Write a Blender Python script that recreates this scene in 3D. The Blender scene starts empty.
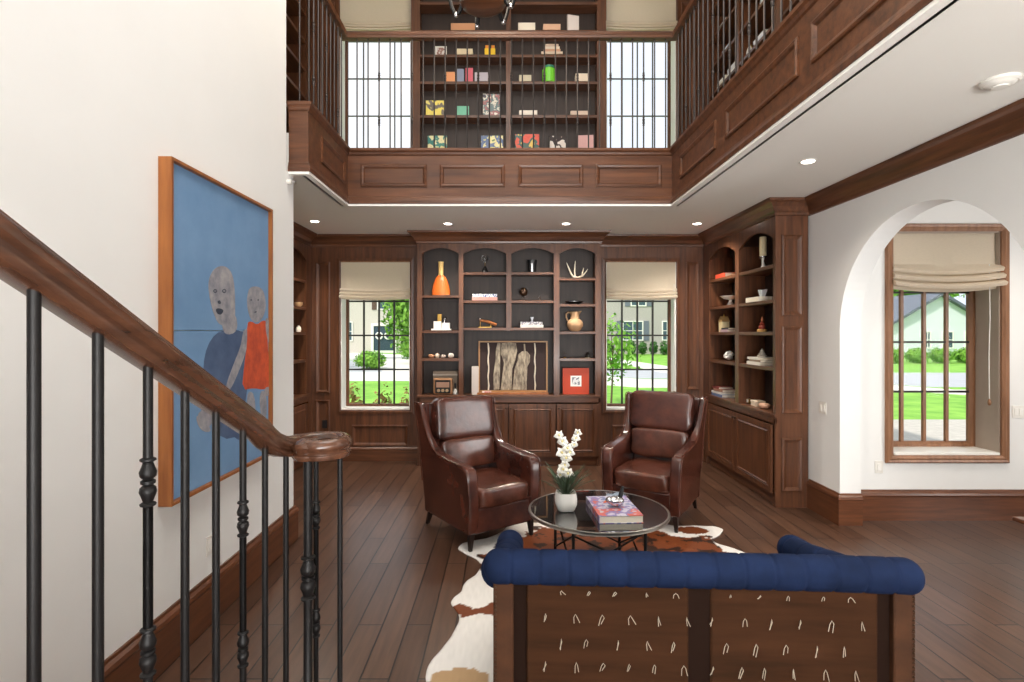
import bpy, bmesh, math, random
from mathutils import Vector, Matrix, noise
random.seed(7)
S = bpy.context.scene
COL = S.collection
PI = math.pi
# ---------------------------------------------------------------- camera
F = 540.0; VX, VY = 505.0, 333.0; CH = 1.73
cd = bpy.data.cameras.new('camera'); cam = bpy.data.objects.new('camera', cd); COL.objects.link(cam)
cam.location = (0, 0, CH); cam.rotation_euler = (PI/2, 0, 0)
cd.sensor_width = 36; cd.lens = F/1024*36; cd.shift_x = (512-VX)/1024; cd.shift_y = -(341-VY)/1024
cd.clip_start = .05; cd.clip_end = 400
S.camera = cam
def X(px, Y): return (px-VX)*Y/F
def Z(py, Y): return CH+(VY-py)*Y/F
# ---------------------------------------------------------------- colour management
S.view_settings.view_transform = 'Standard'; S.view_settings.look = 'None'
S.view_settings.gamma = 1; S.view_settings.use_curve_mapping = False
S.view_settings.exposure = 0.12
S.cycles.use_denoising = True; S.cycles.denoising_prefilter = 'ACCURATE'
S.cycles.max_bounces = 8; S.cycles.diffuse_bounces = 5; S.cycles.glossy_bounces = 4; S.cycles.transmission_bounces = 6
S.cycles.transparent_max_bounces = 8; S.cycles.caustics_reflective = False; S.cycles.caustics_refractive = False
S.cycles.sample_clamp_indirect = 4
# ---------------------------------------------------------------- sky
def lin(r, g, b): return tuple(((v/255)/12.92 if v <= 10 else ((v/255+.055)/1.055)**2.4) for v in (r, g, b)) + (1,)
w = bpy.data.worlds.new('sky'); S.world = w; w.use_nodes = True; nt = w.node_tree; nt.nodes.clear()
wo = nt.nodes.new('ShaderNodeOutputWorld'); bg = nt.nodes.new('ShaderNodeBackground')
tc = nt.nodes.new('ShaderNodeTexCoord'); nz = nt.nodes.new('ShaderNodeTexNoise'); cr = nt.nodes.new('ShaderNodeValToRGB')
nz.inputs['Scale'].default_value = 2.2; nz.inputs['Detail'].default_value = 5
cr.color_ramp.elements[0].color = (.72, .84, .95, 1); cr.color_ramp.elements[0].position = .4
cr.color_ramp.elements[1].color = (.93, .96, 1, 1); cr.color_ramp.elements[1].position = .62
nt.links.new(tc.outputs['Generated'], nz.inputs['Vector']); nt.links.new(nz.outputs[0], cr.inputs[0])
nt.links.new(cr.outputs[0], bg.inputs[0]); nt.links.new(bg.outputs[0], wo.inputs[0]); bg.inputs[1].default_value = 1.12
# ---------------------------------------------------------------- sun and large lights
def light(name, kind, loc, rot=(0, 0, 0), power=100, color=(1, 1, 1), **k):
    d = bpy.data.lights.new(name, kind); d.energy = power; d.color = color
    for a, b in k.items(): setattr(d, a, b)
    o = bpy.data.objects.new(name, d); o.location = loc; o.rotation_euler = rot; COL.objects.link(o); return o
light('sun', 'SUN', (0, 0, 20), (math.radians(42), 0, math.radians(-50)), 3.6, (1, .95, .86), angle=.02)
light('added_rear_light', 'AREA', (1.0, -3.9, 2.2), (PI/2+.25, 0, 0), 110, (1, .98, .96), shape='RECTANGLE', size=3.6, size_y=3.4)  # added area lamp behind the camera, standing in for unseen rear windows
light('added_overhead_light', 'AREA', (.2, 1.9, 6.6), (0, 0, 0), 120, (1, .99, .97), shape='RECTANGLE', size=2.4, size_y=3.6)  # added lamp below the closed upper ceiling; no skylight is built
light('added_upward_light', 'AREA', (.9, -3.85, .9), (PI/2+1.15, 0, 0), 640, (1, .99, .96), shape='RECTANGLE', size=4, size_y=1.4)  # added lamp tilted up to brighten the balcony underside; no doors are built
light('added_hall_light', 'AREA', (6.35, 2.2, 1.7), (0, PI/2, 0), 85, (1, .98, .96), shape='RECTANGLE', size=1.8, size_y=1.6)  # added lamp brightening the hall from its unseen far side

# ================================================================ helpers
def tag(o, label=None, cat=None, group=None, kind=None):
    if label: o['label'] = label
    if cat: o['category'] = cat
    if group: o['group'] = group
    if kind: o['kind'] = kind
    return o
def empty(name, loc=(0, 0, 0), rz=0, label=None, cat=None, group=None, kind=None):
    o = bpy.data.objects.new(name, None); o.empty_display_size = .05; COL.objects.link(o)
    o.location = loc; o.rotation_euler = (0, 0, rz); return tag(o, label, cat, group, kind)
class MB:
    def __init__(s): s.v = []; s.f = []; s.m = []; s.M = Matrix.Identity(4); s.mi = 0
    def add(s, vs, fs, mi=None):
        b = len(s.v); M = s.M; s.v += [tuple(M @ Vector(p)) for p in vs]
        s.f += [tuple(i+b for i in f) for f in fs]; s.m += [s.mi if mi is None else mi]*len(fs); return s
    def box(s, x0, x1, y0, y1, z0, z1, mi=None):
        x0, x1 = min(x0, x1), max(x0, x1); y0, y1 = min(y0, y1), max(y0, y1); z0, z1 = min(z0, z1), max(z0, z1)
        return s.add([(x0,y0,z0),(x1,y0,z0),(x1,y1,z0),(x0,y1,z0),(x0,y0,z1),(x1,y0,z1),(x1,y1,z1),(x0,y1,z1)],
              [(0,3,2,1),(4,5,6,7),(0,1,5,4),(1,2,6,5),(2,3,7,6),(3,0,4,7)], mi)
    def tube(s, pts, r, n=10, mi=None, cap=True):
        pts = [Vector(p) for p in pts]; rs = r if isinstance(r, (list, tuple)) else [r]*len(pts)
        vs = []; prev = None
        for i, p in enumerate(pts):
            t = (pts[min(i+1, len(pts)-1)]-pts[max(i-1, 0)]).normalized()
            if prev is None:
                a = Vector((0, 0, 1)) if abs(t.z) < .9 else Vector((1, 0, 0)); u = t.cross(a).normalized()
            else: u = (prev-t*prev.dot(t)).normalized()
            prev = u; v = t.cross(u)
            vs += [p+(u*math.cos(2*PI*k/n)+v*math.sin(2*PI*k/n))*rs[i] for k in range(n)]
        fs = [(i*n+k, i*n+(k+1) % n, (i+1)*n+(k+1) % n, (i+1)*n+k) for i in range(len(pts)-1) for k in range(n)]
        if cap: fs += [tuple(range(n))[::-1], tuple((len(pts)-1)*n+k for k in range(n))]
        return s.add(vs, fs, mi)
    def lathe(s, prof, c=(0, 0, 0), n=20, mi=None, sx=1, sy=1, sq=None):
        vs = []
        for r, z in prof:
            for k in range(n):
                a = 2*PI*k/n; ca, sa = math.cos(a), math.sin(a)
                q = 1 if not sq else 1/(abs(ca)**sq+abs(sa)**sq)**(1/sq)
                vs.append((c[0]+r*ca*sx*q, c[1]+r*sa*sy*q, c[2]+z))
        L = len(prof)
        fs = [(i*n+k, i*n+(k+1) % n, (i+1)*n+(k+1) % n, (i+1)*n+k) for i in range(L-1) for k in range(n)]
        fs += [tuple(range(n))[::-1], tuple((L-1)*n+k for k in range(n))]
        return s.add(vs, fs, mi)
    def prism(s, poly, a, b, axis='y', mi=None):
        """poly of 2D points extruded along axis from a to b"""
        def P(p, t): return {'y': (p[0], t, p[1]), 'x': (t, p[0], p[1]), 'z': (p[0], p[1], t)}[axis]
        n = len(poly); vs = [P(p, a) for p in poly]+[P(p, b) for p in poly]
        fs = [tuple(range(n)), tuple(range(2*n-1, n-1, -1))]+[(i, i+n, (i+1) % n+n, (i+1) % n) for i in range(n)]
        return s.add(vs, fs, mi)
    def sweep2(s, path, prof, closed=False, side=1, mi=None, fill=False):
        """profile (out, z) swept along a level path with mitred corners"""
        n = len(path); offs = []
        for i in range(n):
            p = Vector(path[i]); dirs = []
            if i > 0 or closed: dirs.append((p-Vector(path[i-1])).normalized())
            if i < n-1 or closed: dirs.append((Vector(path[(i+1) % n])-p).normalized())
            ns = [Vector((d.y, -d.x))*side for d in dirs]
            m = (ns[0]+ns[-1]); m = m/(m.length_squared/2) if m.length > 1e-6 else ns[0]
            if len(ns) == 1: m = ns[0]
            offs.append(m)
        L = len(prof); vs = []
        for i in range(n):
            for o, z in prof: vs.append((path[i][0]+offs[i].x*o, path[i][1]+offs[i].y*o, z))
        rng = range(n if closed else n-1)
        fs = [(i*L+k, i*L+(k+1) % L, ((i+1) % n)*L+(k+1) % L, ((i+1) % n)*L+k) for i in rng for k in range(L)]
        if not closed: fs += [tuple(range(L)), tuple((n-1)*L+k for k in range(L))[::-1]]
        return s.add(vs, fs, mi)
    def ring(s, O, U, V, u0, u1, v0, v1, prof, fill=True, mi=None):
        """moulded rectangle on a face: prof = (inset, height) pairs, height along the face normal U x V"""
        O, U, V = Vector(O), Vector(U), Vector(V); N = U.cross(V); vs = []
        for i, h in prof:
            for a, b in ((u0+i, v0+i), (u1-i, v0+i), (u1-i, v1-i), (u0+i, v1-i)): vs.append(O+U*a+V*b+N*h)
        fs = [(i*4+k, i*4+(k+1) % 4, (i+1)*4+(k+1) % 4, (i+1)*4+k) for i in range(len(prof)-1) for k in range(4)]
        if fill: e = (len(prof)-1)*4; fs.append((e, e+1, e+2, e+3))
        return s.add(vs, fs, mi)
    def blob(s, c, r, e=.45, nu=20, nv=12, nz_=0, mi=None, e2=None, seed=0):
        """superellipsoid: rounded box for small e"""
        e2 = e2 or e; vs = []; pw = lambda a, p: math.copysign(abs(a)**p, a)
        for i in range(nv+1):
            a = -PI/2+PI*i/nv
            for k in range(nu):
                b = 2*PI*k/nu
                p = Vector((pw(math.cos(a), e)*pw(math.cos(b), e2)*r[0], pw(math.cos(a), e)*pw(math.sin(b), e2)*r[1], pw(math.sin(a), e)*r[2]))
                if nz_: p += p.normalized()*nz_*noise.noise(p*9+Vector((seed, 0, 0)))
                vs.append(p+Vector(c))
        fs = [(i*nu+k, i*nu+(k+1) % nu, (i+1)*nu+(k+1) % nu, (i+1)*nu+k) for i in range(nv) for k in range(nu)]
        return s.add(vs, fs, mi)
    def build(s, name, mats, parent=None, bevel=0, smooth=False, sub=0, loc=None, seg=2, angle=35):
        me = bpy.data.meshes.new(name); me.from_pydata(s.v, [], s.f); me.validate()
        mats = mats if isinstance(mats, (list, tuple)) else [mats]
        for m in mats: me.materials.append(m)
        if len(mats) > 1 and len(me.polygons) == len(s.m): me.polygons.foreach_set('material_index', s.m)
        bm = bmesh.new(); bm.from_mesh(me)
        if smooth != 'keep': bmesh.ops.remove_doubles(bm, verts=bm.verts, dist=1e-5); bmesh.ops.recalc_face_normals(bm, faces=bm.faces)
        bm.to_mesh(me); bm.free()
        o = bpy.data.objects.new(name, me); COL.objects.link(o)
        if parent is not None: o.parent = parent
        if loc is not None: o.location = loc
        if bevel:
            b = o.modifiers.new('bevel', 'BEVEL'); b.width = bevel; b.segments = seg; b.limit_method = 'ANGLE'; b.angle_limit = math.radians(angle)
        if sub: q = o.modifiers.new('sub', 'SUBSURF'); q.levels = sub; q.render_levels = sub
        if smooth:
            me.polygons.foreach_set('use_smooth', [True]*len(me.polygons))
            if smooth != 'all':
                bm = bmesh.new(); bm.from_mesh(me)
                for e in bm.edges:
                    if len(e.link_faces) == 2 and e.calc_face_angle(0) > math.radians(38): e.smooth = False
                bm.to_mesh(me); bm.free()
        return o
def copy_tree(o, parent=None):
    c = o.copy(); COL.objects.link(c)
    if parent is not None: c.parent = parent
    for ch in list(o.children): copy_tree(ch, c)
    return c
def struct(mb, name, mats, parent=None, **k):
    o = mb.build(name, mats, parent, **k); o['kind'] = 'structure'; return o

# ================================================================ materials
def mat(name, col, rough=.5, metal=0, spec=.5, bump=0, bscale=40, var=0, vscale=3, coat=0, stretch=None, trans=0, emis=0, ior=1.45, sheen=0, colb=None, detail=4):
    m = bpy.data.materials.new(name); m.use_nodes = True; t = m.node_tree; b = t.nodes['Principled BSDF']
    b.inputs['Base Color'].default_value = col; b.inputs['Roughness'].default_value = rough; b.inputs['Metallic'].default_value = metal
    b.inputs['Specular IOR Level'].default_value = spec; b.inputs['IOR'].default_value = ior
    if coat: b.inputs['Coat Weight'].default_value = coat; b.inputs['Coat Roughness'].default_value = .15
    if trans: b.inputs['Transmission Weight'].default_value = trans
    if sheen: b.inputs['Sheen Weight'].default_value = sheen
    if emis: b.inputs['Emission Color'].default_value = col; b.inputs['Emission Strength'].default_value = emis
    if bump or var or colb:
        tc = t.nodes.new('ShaderNodeTexCoord'); mp = t.nodes.new('ShaderNodeMapping'); t.links.new(tc.outputs['Object'], mp.inputs[0])
        if stretch: mp.inputs['Scale'].default_value = stretch
    if var or colb:
        n = t.nodes.new('ShaderNodeTexNoise'); n.inputs['Scale'].default_value = vscale; n.inputs['Detail'].default_value = detail; n.inputs['Roughness'].default_value = .6
        t.links.new(mp.outputs[0], n.inputs['Vector'])
        r = t.nodes.new('ShaderNodeValToRGB'); r.color_ramp.elements[0].position = .32; r.color_ramp.elements[1].position = .68
        r.color_ramp.elements[0].color = colb or tuple(c*(1-var) for c in col[:3])+(1,); r.color_ramp.elements[1].color = col if colb else tuple(min(1, c*(1+var)) for c in col[:3])+(1,)
        t.links.new(n.outputs[0], r.inputs[0]); t.links.new(r.outputs[0], b.inputs['Base Color'])
    if bump:
        n2 = t.nodes.new('ShaderNodeTexNoise'); n2.inputs['Scale'].default_value = bscale; n2.inputs['Detail'].default_value = 3
        t.links.new(mp.outputs[0], n2.inputs['Vector']); bp = t.nodes.new('ShaderNodeBump'); bp.inputs['Strength'].default_value = bump; bp.inputs['Distance'].default_value = .004
        t.links.new(n2.outputs[0], bp.inputs['Height']); t.links.new(bp.outputs[0], b.inputs['Normal'])
    return m
WA, WB = lin(110, 68, 43), lin(69, 41, 26)
wood = mat('walnut_upright', WA, .38, var=.2, colb=WB, stretch=(9, 9, .7), vscale=2.2, detail=7, bump=.12, bscale=30, coat=.15)
wood_x = mat('walnut_lengthwise', WA, .38, colb=WB, stretch=(.7, 9, 9), vscale=2.2, detail=7, bump=.12, bscale=30, coat=.15)
wood_y = mat('walnut_crosswise', WA, .38, colb=WB, stretch=(9, .7, 9), vscale=2.2, detail=7, bump=.12, bscale=30, coat=.15)
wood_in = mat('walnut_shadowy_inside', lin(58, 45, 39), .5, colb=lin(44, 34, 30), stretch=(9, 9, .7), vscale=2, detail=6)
railwood = mat('handrail_walnut', lin(96, 62, 44), .26, colb=lin(66, 41, 29), stretch=(14, 1.2, 14), vscale=2, detail=6, coat=.5)
basewood = mat('baseboard_walnut', lin(110, 66, 41), .35, colb=lin(80, 46, 28), stretch=(1, 1, 12), vscale=2.2, detail=6, coat=.2)
orangewood = mat('honey_frame_wood', lin(164, 102, 52), .4, colb=lin(134, 78, 38), stretch=(8, 8, 1), vscale=2.5, detail=5)
winwood = mat('window_oak', lin(156, 112, 82), .4, colb=lin(124, 86, 60), stretch=(9, 9, 1), vscale=2.5, detail=5)
darkgap = mat('dark_window_metal', lin(38, 34, 32), .5)
plaster = mat('cream_plaster', lin(236, 236, 234), .85, var=.015, vscale=1.5, bump=.06, bscale=60)
plaster2 = mat('ceiling_paint', lin(243, 241, 236), .9, bump=.04, bscale=80)
railiron = mat('glare_paled_iron', lin(68, 62, 60), .35, metal=.6)  # dark balcony iron with the backlight glare put into its colour
iron = mat('black_iron', lin(24, 22, 22), .45, metal=.2, spec=.35, bump=.1, bscale=120)
chrome = mat('polished_steel', lin(205, 205, 208), .12, metal=1)
brass = mat('aged_brass', lin(190, 150, 80), .3, metal=1)
white = mat('white_ceramic', lin(240, 238, 232), .35)
whitep = mat('white_plastic', lin(232, 229, 222), .45)
paper = mat('page_paper', lin(232, 224, 206), .8, bump=.3, bscale=200, stretch=(1, 1, 8))
linen = mat('linen_shade', lin(228, 216, 198), .9, var=.05, vscale=30, stretch=(1, 1, 5), bump=.25, bscale=160)
ln_ = linen.node_tree; lo = ln_.nodes['Material Output']; lp = ln_.nodes['Principled BSDF']; tr_ = ln_.nodes.new('ShaderNodeBsdfTranslucent'); tr_.inputs[0].default_value = lin(240, 224, 200); mx_ = ln_.nodes.new('ShaderNodeMixShader'); mx_.inputs[0].default_value = .35
ln_.links.new(lp.outputs[0], mx_.inputs[1]); ln_.links.new(tr_.outputs[0], mx_.inputs[2]); ln_.links.new(mx_.outputs[0], lo.inputs[0])
glass = mat('clear_glass', (1, 1, 1, 1), .02, trans=1, ior=1.45)
leather = mat('oxblood_leather', lin(88, 46, 35), .25, colb=lin(50, 26, 21), vscale=5, detail=3, bump=.35, bscale=28, coat=.25)
leather2 = mat('worn_leather', lin(100, 56, 42), .23, colb=lin(62, 34, 26), vscale=6, detail=4, bump=.4, bscale=22, coat=.3)
darkleg = mat('ebonised_wood', lin(34, 25, 22), .35)
black = mat('black_matte', lin(22, 22, 24), .4)
bronze = mat('dark_bronze', lin(70, 52, 40), .35, metal=.7)
tan = mat('tan_ceramic', lin(196, 158, 120), .6, var=.1, vscale=12)
orange = mat('orange_glaze', lin(212, 104, 40), .4, var=.08, vscale=30)
def window_glass():
    m = bpy.data.materials.new('window_pane_glass'); m.use_nodes = True; t = m.node_tree; t.nodes.clear()
    o = t.nodes.new('ShaderNodeOutputMaterial'); mx = t.nodes.new('ShaderNodeMixShader'); a = t.nodes.new('ShaderNodeBsdfTransparent'); g = t.nodes.new('ShaderNodeBsdfGlossy')
    g.inputs['Roughness'].default_value = .02; mx.inputs[0].default_value = .003
    t.links.new(a.outputs[0], mx.inputs[1]); t.links.new(g.outputs[0], mx.inputs[2]); t.links.new(mx.outputs[0], o.inputs[0]); return m
pane = window_glass()
def floor_mat():
    m = bpy.data.materials.new('hardwood_planks'); m.use_nodes = True; t = m.node_tree; b = t.nodes['Principled BSDF']; N = t.nodes.new; L = t.links.new
    tc = N('ShaderNodeTexCoord'); mp = N('ShaderNodeMapping'); mp.inputs['Rotation'].default_value = (0, 0, PI/2); L(tc.outputs['Object'], mp.inputs[0])
    br = N('ShaderNodeTexBrick'); br.inputs['Scale'].default_value = 1; br.inputs['Brick Width'].default_value = 1.35; br.inputs['Row Height'].default_value = .145
    br.inputs['Mortar Size'].default_value = .0048; br.inputs['Mortar Smooth'].default_value = .1; br.offset = .37; br.inputs['Bias'].default_value = 0
    br.inputs['Color1'].default_value = lin(76, 52, 39); br.inputs['Color2'].default_value = lin(93, 67, 52); br.inputs['Mortar'].default_value = lin(22, 14, 11)
    L(mp.outputs[0], br.inputs['Vector'])
    m2 = N('ShaderNodeMapping'); m2.inputs['Scale'].default_value = (11, .9, 1); L(tc.outputs['Object'], m2.inputs[0])
    n = N('ShaderNodeTexNoise'); n.inputs['Scale'].default_value = 2.5; n.inputs['Detail'].default_value = 3; L(m2.outputs[0], n.inputs['Vector'])
    r = N('ShaderNodeValToRGB'); r.color_ramp.elements[0].position = .3; r.color_ramp.elements[0].color = (.68, .66, .64, 1); r.color_ramp.elements[1].position = .7; r.color_ramp.elements[1].color = (1.1, 1.08, 1.06, 1)
    L(n.outputs[0], r.inputs[0]); mx = N('ShaderNodeMixRGB'); mx.blend_type = 'MULTIPLY'; mx.inputs[0].default_value = 1; L(br.outputs[0], mx.inputs[1]); L(r.outputs[0], mx.inputs[2])
    L(mx.outputs[0], b.inputs['Base Color']); b.inputs['Roughness'].default_value = .3
    bp = N('ShaderNodeBump'); bp.inputs['Strength'].default_value = .5; bp.inputs['Distance'].default_value = .003; bp.invert = True; L(br.outputs['Fac'], bp.inputs['Height'])
    bp2 = N('ShaderNodeBump'); bp2.inputs['Strength'].default_value = .04; bp2.inputs['Distance'].default_value = .004; L(n.outputs[0], bp2.inputs['Height']); L(bp.outputs[0], bp2.inputs['Normal']); L(bp2.outputs[0], b.inputs['Normal'])
    return m
floorm = floor_mat()
# ================================================================ room shell
CE = 3.05          # underside of the balcony
TOP = 6.7
WY = 7.30          # back wall
SLAB = 3.38
def wall_holes(mb, x0, x1, z0, z1, y0, y1, holes):
    xs = sorted({x0, x1} | {h[0] for h in holes} | {h[1] for h in holes}); zs = sorted({z0, z1} | {h[2] for h in holes} | {h[3] for h in holes})
    for a, b in zip(xs, xs[1:]):
        for c, d in zip(zs, zs[1:]):
            cx, cz = (a+b)/2, (c+d)/2
            if not any(h[0] < cx < h[1] and h[2] < cz < h[3] for h in holes): mb.box(a, b, y0, y1, c, d)
mb = MB(); mb.box(-3.3, 6.6, -4.2, 7.6, -.12, 0); struct(mb, 'floor', floorm)
WL = (-2.217, -1.284); WR = (1.366, 2.312); WZ = (.69, 2.69); UZ = (3.65, 6.345)
UL = (-2.23, -1.27); UR = (1.37, 2.31)
mb = MB(); wall_holes(mb, -3.3, 3.21, 0, TOP, WY, WY+.32, [WL+WZ, WR+WZ, UL+UZ, UR+UZ]); struct(mb, 'wall_back', wood)
# stair wall: cream plaster, ends short of the alcove
mb = MB(); mb.prism([(-4.2, 0), (4.53, 0), (4.53, CE), (4.38, CE), (4.38, TOP), (-4.2, TOP)], -1.97, -1.77, 'x'); struct(mb, 'wall_left', plaster, bevel=.012)
mb = MB(); mb.box(-3.3, -1.97, 4.3, 4.45, 0, TOP); struct(mb, 'wall_alcove', plaster)
mb = MB(); mb.box(-3.3, -3.0, 4.3, WY, 0, TOP); struct(mb, 'wall_left_far', wood)
# arch wall
AY, AZ, AR = 3.95, 1.76, .92
def arch_wall():
    mb = MB(); x0, x1 = 3.02, 3.21; mb.box(x0, x1, -4.2, AY-AR, 0, CE); mb.box(x0, x1, AY+AR, WY, 0, CE)
    n = 40; ys = [AY-AR*math.cos(PI*i/n) for i in range(n+1)]
    zz = lambda y: AZ+math.sqrt(max(0, AR*AR-(y-AY)**2))
    vs = []
    for y in ys:
        for x in (x0, x1): vs += [(x, y, zz(y)), (x, y, CE)]
    fs = []
    for i in range(n):
        a = i*4; b = a+4
        fs += [(a, b, b+1, a+1), (a+2, a+3, b+3, b+2), (a, a+2, b+2, b), (a+1, b+1, b+3, a+3)]
    # jambs come from the side boxes
    mb.add(vs, fs); return mb
struct(arch_wall(), 'wall_right', plaster)
mb = MB(); mb.box(3.02, 3.3, -4.2, WY, SLAB, TOP); struct(mb, 'wall_right_upper', wood)
HW = (3.585, 4.585, .60, 2.67)     # hall window opening
mb = MB(); wall_holes(mb, 3.21, 6.6, 0, CE+.2, 5.0, 5.36, [HW]); struct(mb, 'wall_hall', plaster)
mbh = MB(); mbh.M = Matrix.Rotation(PI/2, 4, 'Z'); wall_holes(mbh, -4.2, 5.36, 0, CE+.2, -6.8, -6.5, [(1.3, 3.1, .9, 2.5)]); struct(mbh, 'wall_hall_side', plaster)
mb = MB(); wall_holes(mb, -3.3, 6.6, 0, TOP, -4.2, -4.0, [(-.8, 2.8, .5, 3.9)]); struct(mb, 'wall_rear', plaster)
# ceilings
mb = MB(); mb.box(-3.3, -1.64, 4.45, 5.56, CE, SLAB); mb.box(-3.3, 3.02, 5.56, WY, CE, SLAB); mb.box(1.74, 3.02, -4.0, 5.56, CE, SLAB)
mb.box(3.02, 6.6, -4.2, WY, CE, SLAB)
struct(mb, 'ceiling', plaster2)
mb = MB(); wall_holes(mb, -3.3, 3.3, -4.2, WY, TOP, TOP+.15, [])
mb.v = [(x, z, y) for x, y, z in mb.v]; struct(mb, 'ceiling_upper', plaster2)
# cream lip under the balcony face
mb = MB(); mb.sweep2([(-1.77, 4.42), (-1.61, 4.42), (-1.61, 5.53), (1.71, 5.53), (1.71, -4)], [(-.04, CE-.022), (.012, CE-.022), (.012, CE-.001), (-.04, CE-.001)], side=1)
struct(mb, 'trim_balcony_lip', plaster2)
# balcony face: wood board, cap, bottom moulding, recessed panels
fp = [(-1.77, 4.42), (-1.61, 4.42), (-1.61, 5.53), (1.71, 5.53), (1.71, -4.0)]
mb = MB(); mb.sweep2(fp, [(-.09, CE), (.018, CE), (.022, CE+.03), (.012, CE+.055), (.008, CE+.075), (0, CE+.08), (0, 3.545), (.012, 3.555), (.02, 3.575), (.035, 3.59), (.035, 3.615), (-.09, 3.615)], side=1)
PR = [(0, 0), (0, .012), (.012, .018), (.03, .012), (.045, -.004), (.055, -.004)]
for a, b in ((-1.475, -.80), (-.666, 0), (.133, .80), (.93, 1.6)): mb.ring((0, 5.53, 0), (1, 0, 0), (0, 0, 1), a, b, 3.225, 3.455, PR, fill=False)
for a, b in ((4.37, 5.25), (3.14, 4.17), (2.0, 3.0), (.9, 1.86)): mb.ring((1.71, 0, 0), (0, -1, 0), (0, 0, 1), -b, -a, 3.225, 3.455, PR, fill=False)
mb.ring((-1.61, 0, 0), (0, 1, 0), (0, 0, 1), 4.72, 5.40, 3.225, 3.455, PR, fill=False)
struct(mb, 'trim_balcony_face', wood_x)
# wood wainscot of the back wall
PW = [(0, 0), (0, .016), (.012, .022), (.028, .014), (.045, .003), (.055, .003)]
mb = MB()
for (a, b, c, d) in ((316, 330, 393, 262), (316, 330, 442, 400), (352, 408, 446, 425), (686, 699, 390, 262), (686, 699, 446, 400), (612, 674, 446, 425)):
    mb.ring((0, WY, 0), (1, 0, 0), (0, 0, 1), X(a, WY), X(b, WY), Z(c, WY), Z(d, WY), PW, fill=False)
for (a, b) in ((-2.5, -2.3), (2.38, 2.58)):
    mb.ring((0, WY, 0), (1, 0, 0), (0, 0, 1), a, b, 4.5, 6.2, PW, fill=False); mb.ring((0, WY, 0), (1, 0, 0), (0, 0, 1), a, b, 3.6, 4.35, PW, fill=False)
struct(mb, 'trim_wall_panels', wood)
def casing(mb, x0, x1, z0, z1, w=.05):   # flat architrave round a window
    mb.ring((0, WY, 0), (1, 0, 0), (0, 0, 1), x0-w, x1+w, z0-w, z1+w, [(0, 0), (0, .014), (w*.6, .018), (w, .008), (w, -.02)], fill=False)
mb = MB(); casing(mb, *WL, *WZ); casing(mb, *WR, *WZ); casing(mb, *UL, *UZ); casing(mb, *UR, *UZ); struct(mb, 'trim_window_casing', wood)
CR = [(0, CE-.16), (.012, CE-.155), (.016, CE-.13), (.03, CE-.115), (.05, CE-.075), (.085, CE-.04), (.11, CE-.025), (.115, CE-.003), (0, CE-.003)]
mb = MB(); mb.sweep2([(-2.61, WY), (-1.141, WY)], CR); mb.sweep2([(1.244, WY), (2.68, WY)], CR); struct(mb, 'trim_back_crown', wood_x)
mb = MB(); mb.sweep2([(3.02, 5.35), (3.02, -4)], CR); struct(mb, 'trim_right_crown', wood_y)
BB = [(0, 0), (.024, 0), (.024, .15), (.03, .16), (.026, .175), (.014, .19), (.012, .205), (0, .205)]
BL = [(0, 0), (.026, 0), (.026, .22), (.033, .235), (.028, .255), (.014, .27), (.012, .285), (0, .285)]
mb = MB(); mb.sweep2([(-2.61, WY), (-1.141, WY)], BB); mb.sweep2([(1.244, WY), (2.68, WY)], BB); struct(mb, 'baseboard_back', wood_x)
mb = MB(); mb.sweep2([(-1.77, 2.34), (-1.77, 4.53), (-1.97, 4.53)], BL); struct(mb, 'baseboard_left', basewood)
mb = MB(); mb.sweep2([(3.02, 5.35), (3.02, AY+AR), (3.21, AY+AR)], BL); mb.sweep2([(3.21, AY-AR), (3.02, AY-AR), (3.02, -4)], BL); struct(mb, 'baseboard_right', basewood)
mb = MB(); mb.sweep2([(3.21, 5.0), (6.5, 5.0)], [(a, b*.99) for a, b in BL]); struct(mb, 'baseboard_hall', basewood)

# ---------------------------------------------------------------- windows
def window(n, x0, x1, z0, z1, y, cols, rows, reveal, framem, barm, revealm, fw=.034, bw=.011, hb=None, yy=.0):
    w = empty('window_%d' % n, ((x0+x1)/2, y, z0), kind='structure'); hx = (x1-x0)/2; H = z1-z0
    r = MB(); t = .012
    r.box(-hx, -hx+t, 0, reveal, 0, H); r.box(hx-t, hx, 0, reveal, 0, H); r.box(-hx, hx, 0, reveal, H-t, H); struct(r, 'window_reveal', revealm[0], w)
    s = MB(); s.box(-hx+t, hx-t, -.012, reveal, 0, .025); struct(s, 'window_sill', revealm[1], w, bevel=.004)
    f = MB(); f.ring((0, reveal-.05, 0), (1, 0, 0), (0, 0, 1), -hx+t, hx-t, .025, H-t, [(0, -.05), (0, .0), (fw*.5, .0), (fw, -.02), (fw, -.05)], fill=False)
    f.M = Matrix.Identity(4); struct(f, 'window_frame', framem, w)
    gx, g0, g1 = hx-t-fw, .025+fw, H-t-fw
    b = MB()
    for i in range(1, cols): xx = -gx+2*gx*i/cols; b.box(xx-bw, xx+bw, reveal-.045, reveal-.015, g0, g1, 0)
    for j in range(1, rows):
        zz = g0+(g1-g0)*j/rows; b.box(-gx, gx, reveal-.040, reveal-.02, zz-(hb or bw), zz+(hb or bw), 1)
    struct(b, 'window_muntin', barm, w)
    g = MB(); g.box(-gx-.01, gx+.01, reveal-.031, reveal-.027, g0-.01, g1+.01); struct(g, 'window_glass', pane, w)
    return w
window(1, *WL, *WZ, WY, 4, 4, .24, wood, [darkgap, darkgap], (plaster2, white))
window(2, *WR, *WZ, WY, 4, 4, .24, wood, [darkgap, darkgap], (plaster2, white))
ug = mat('haze_paled_metal', lin(96, 94, 92), .5)  # upper muntins coloured paler to imitate haze against the bright sky
window(3, *UL, *UZ, WY, 4, 5, .24, wood, [ug, ug], (plaster2, white), bw=.007)
window(4, *UR, *UZ, WY, 4, 5, .24, wood, [ug, ug], (plaster2, white), bw=.007)
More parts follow.
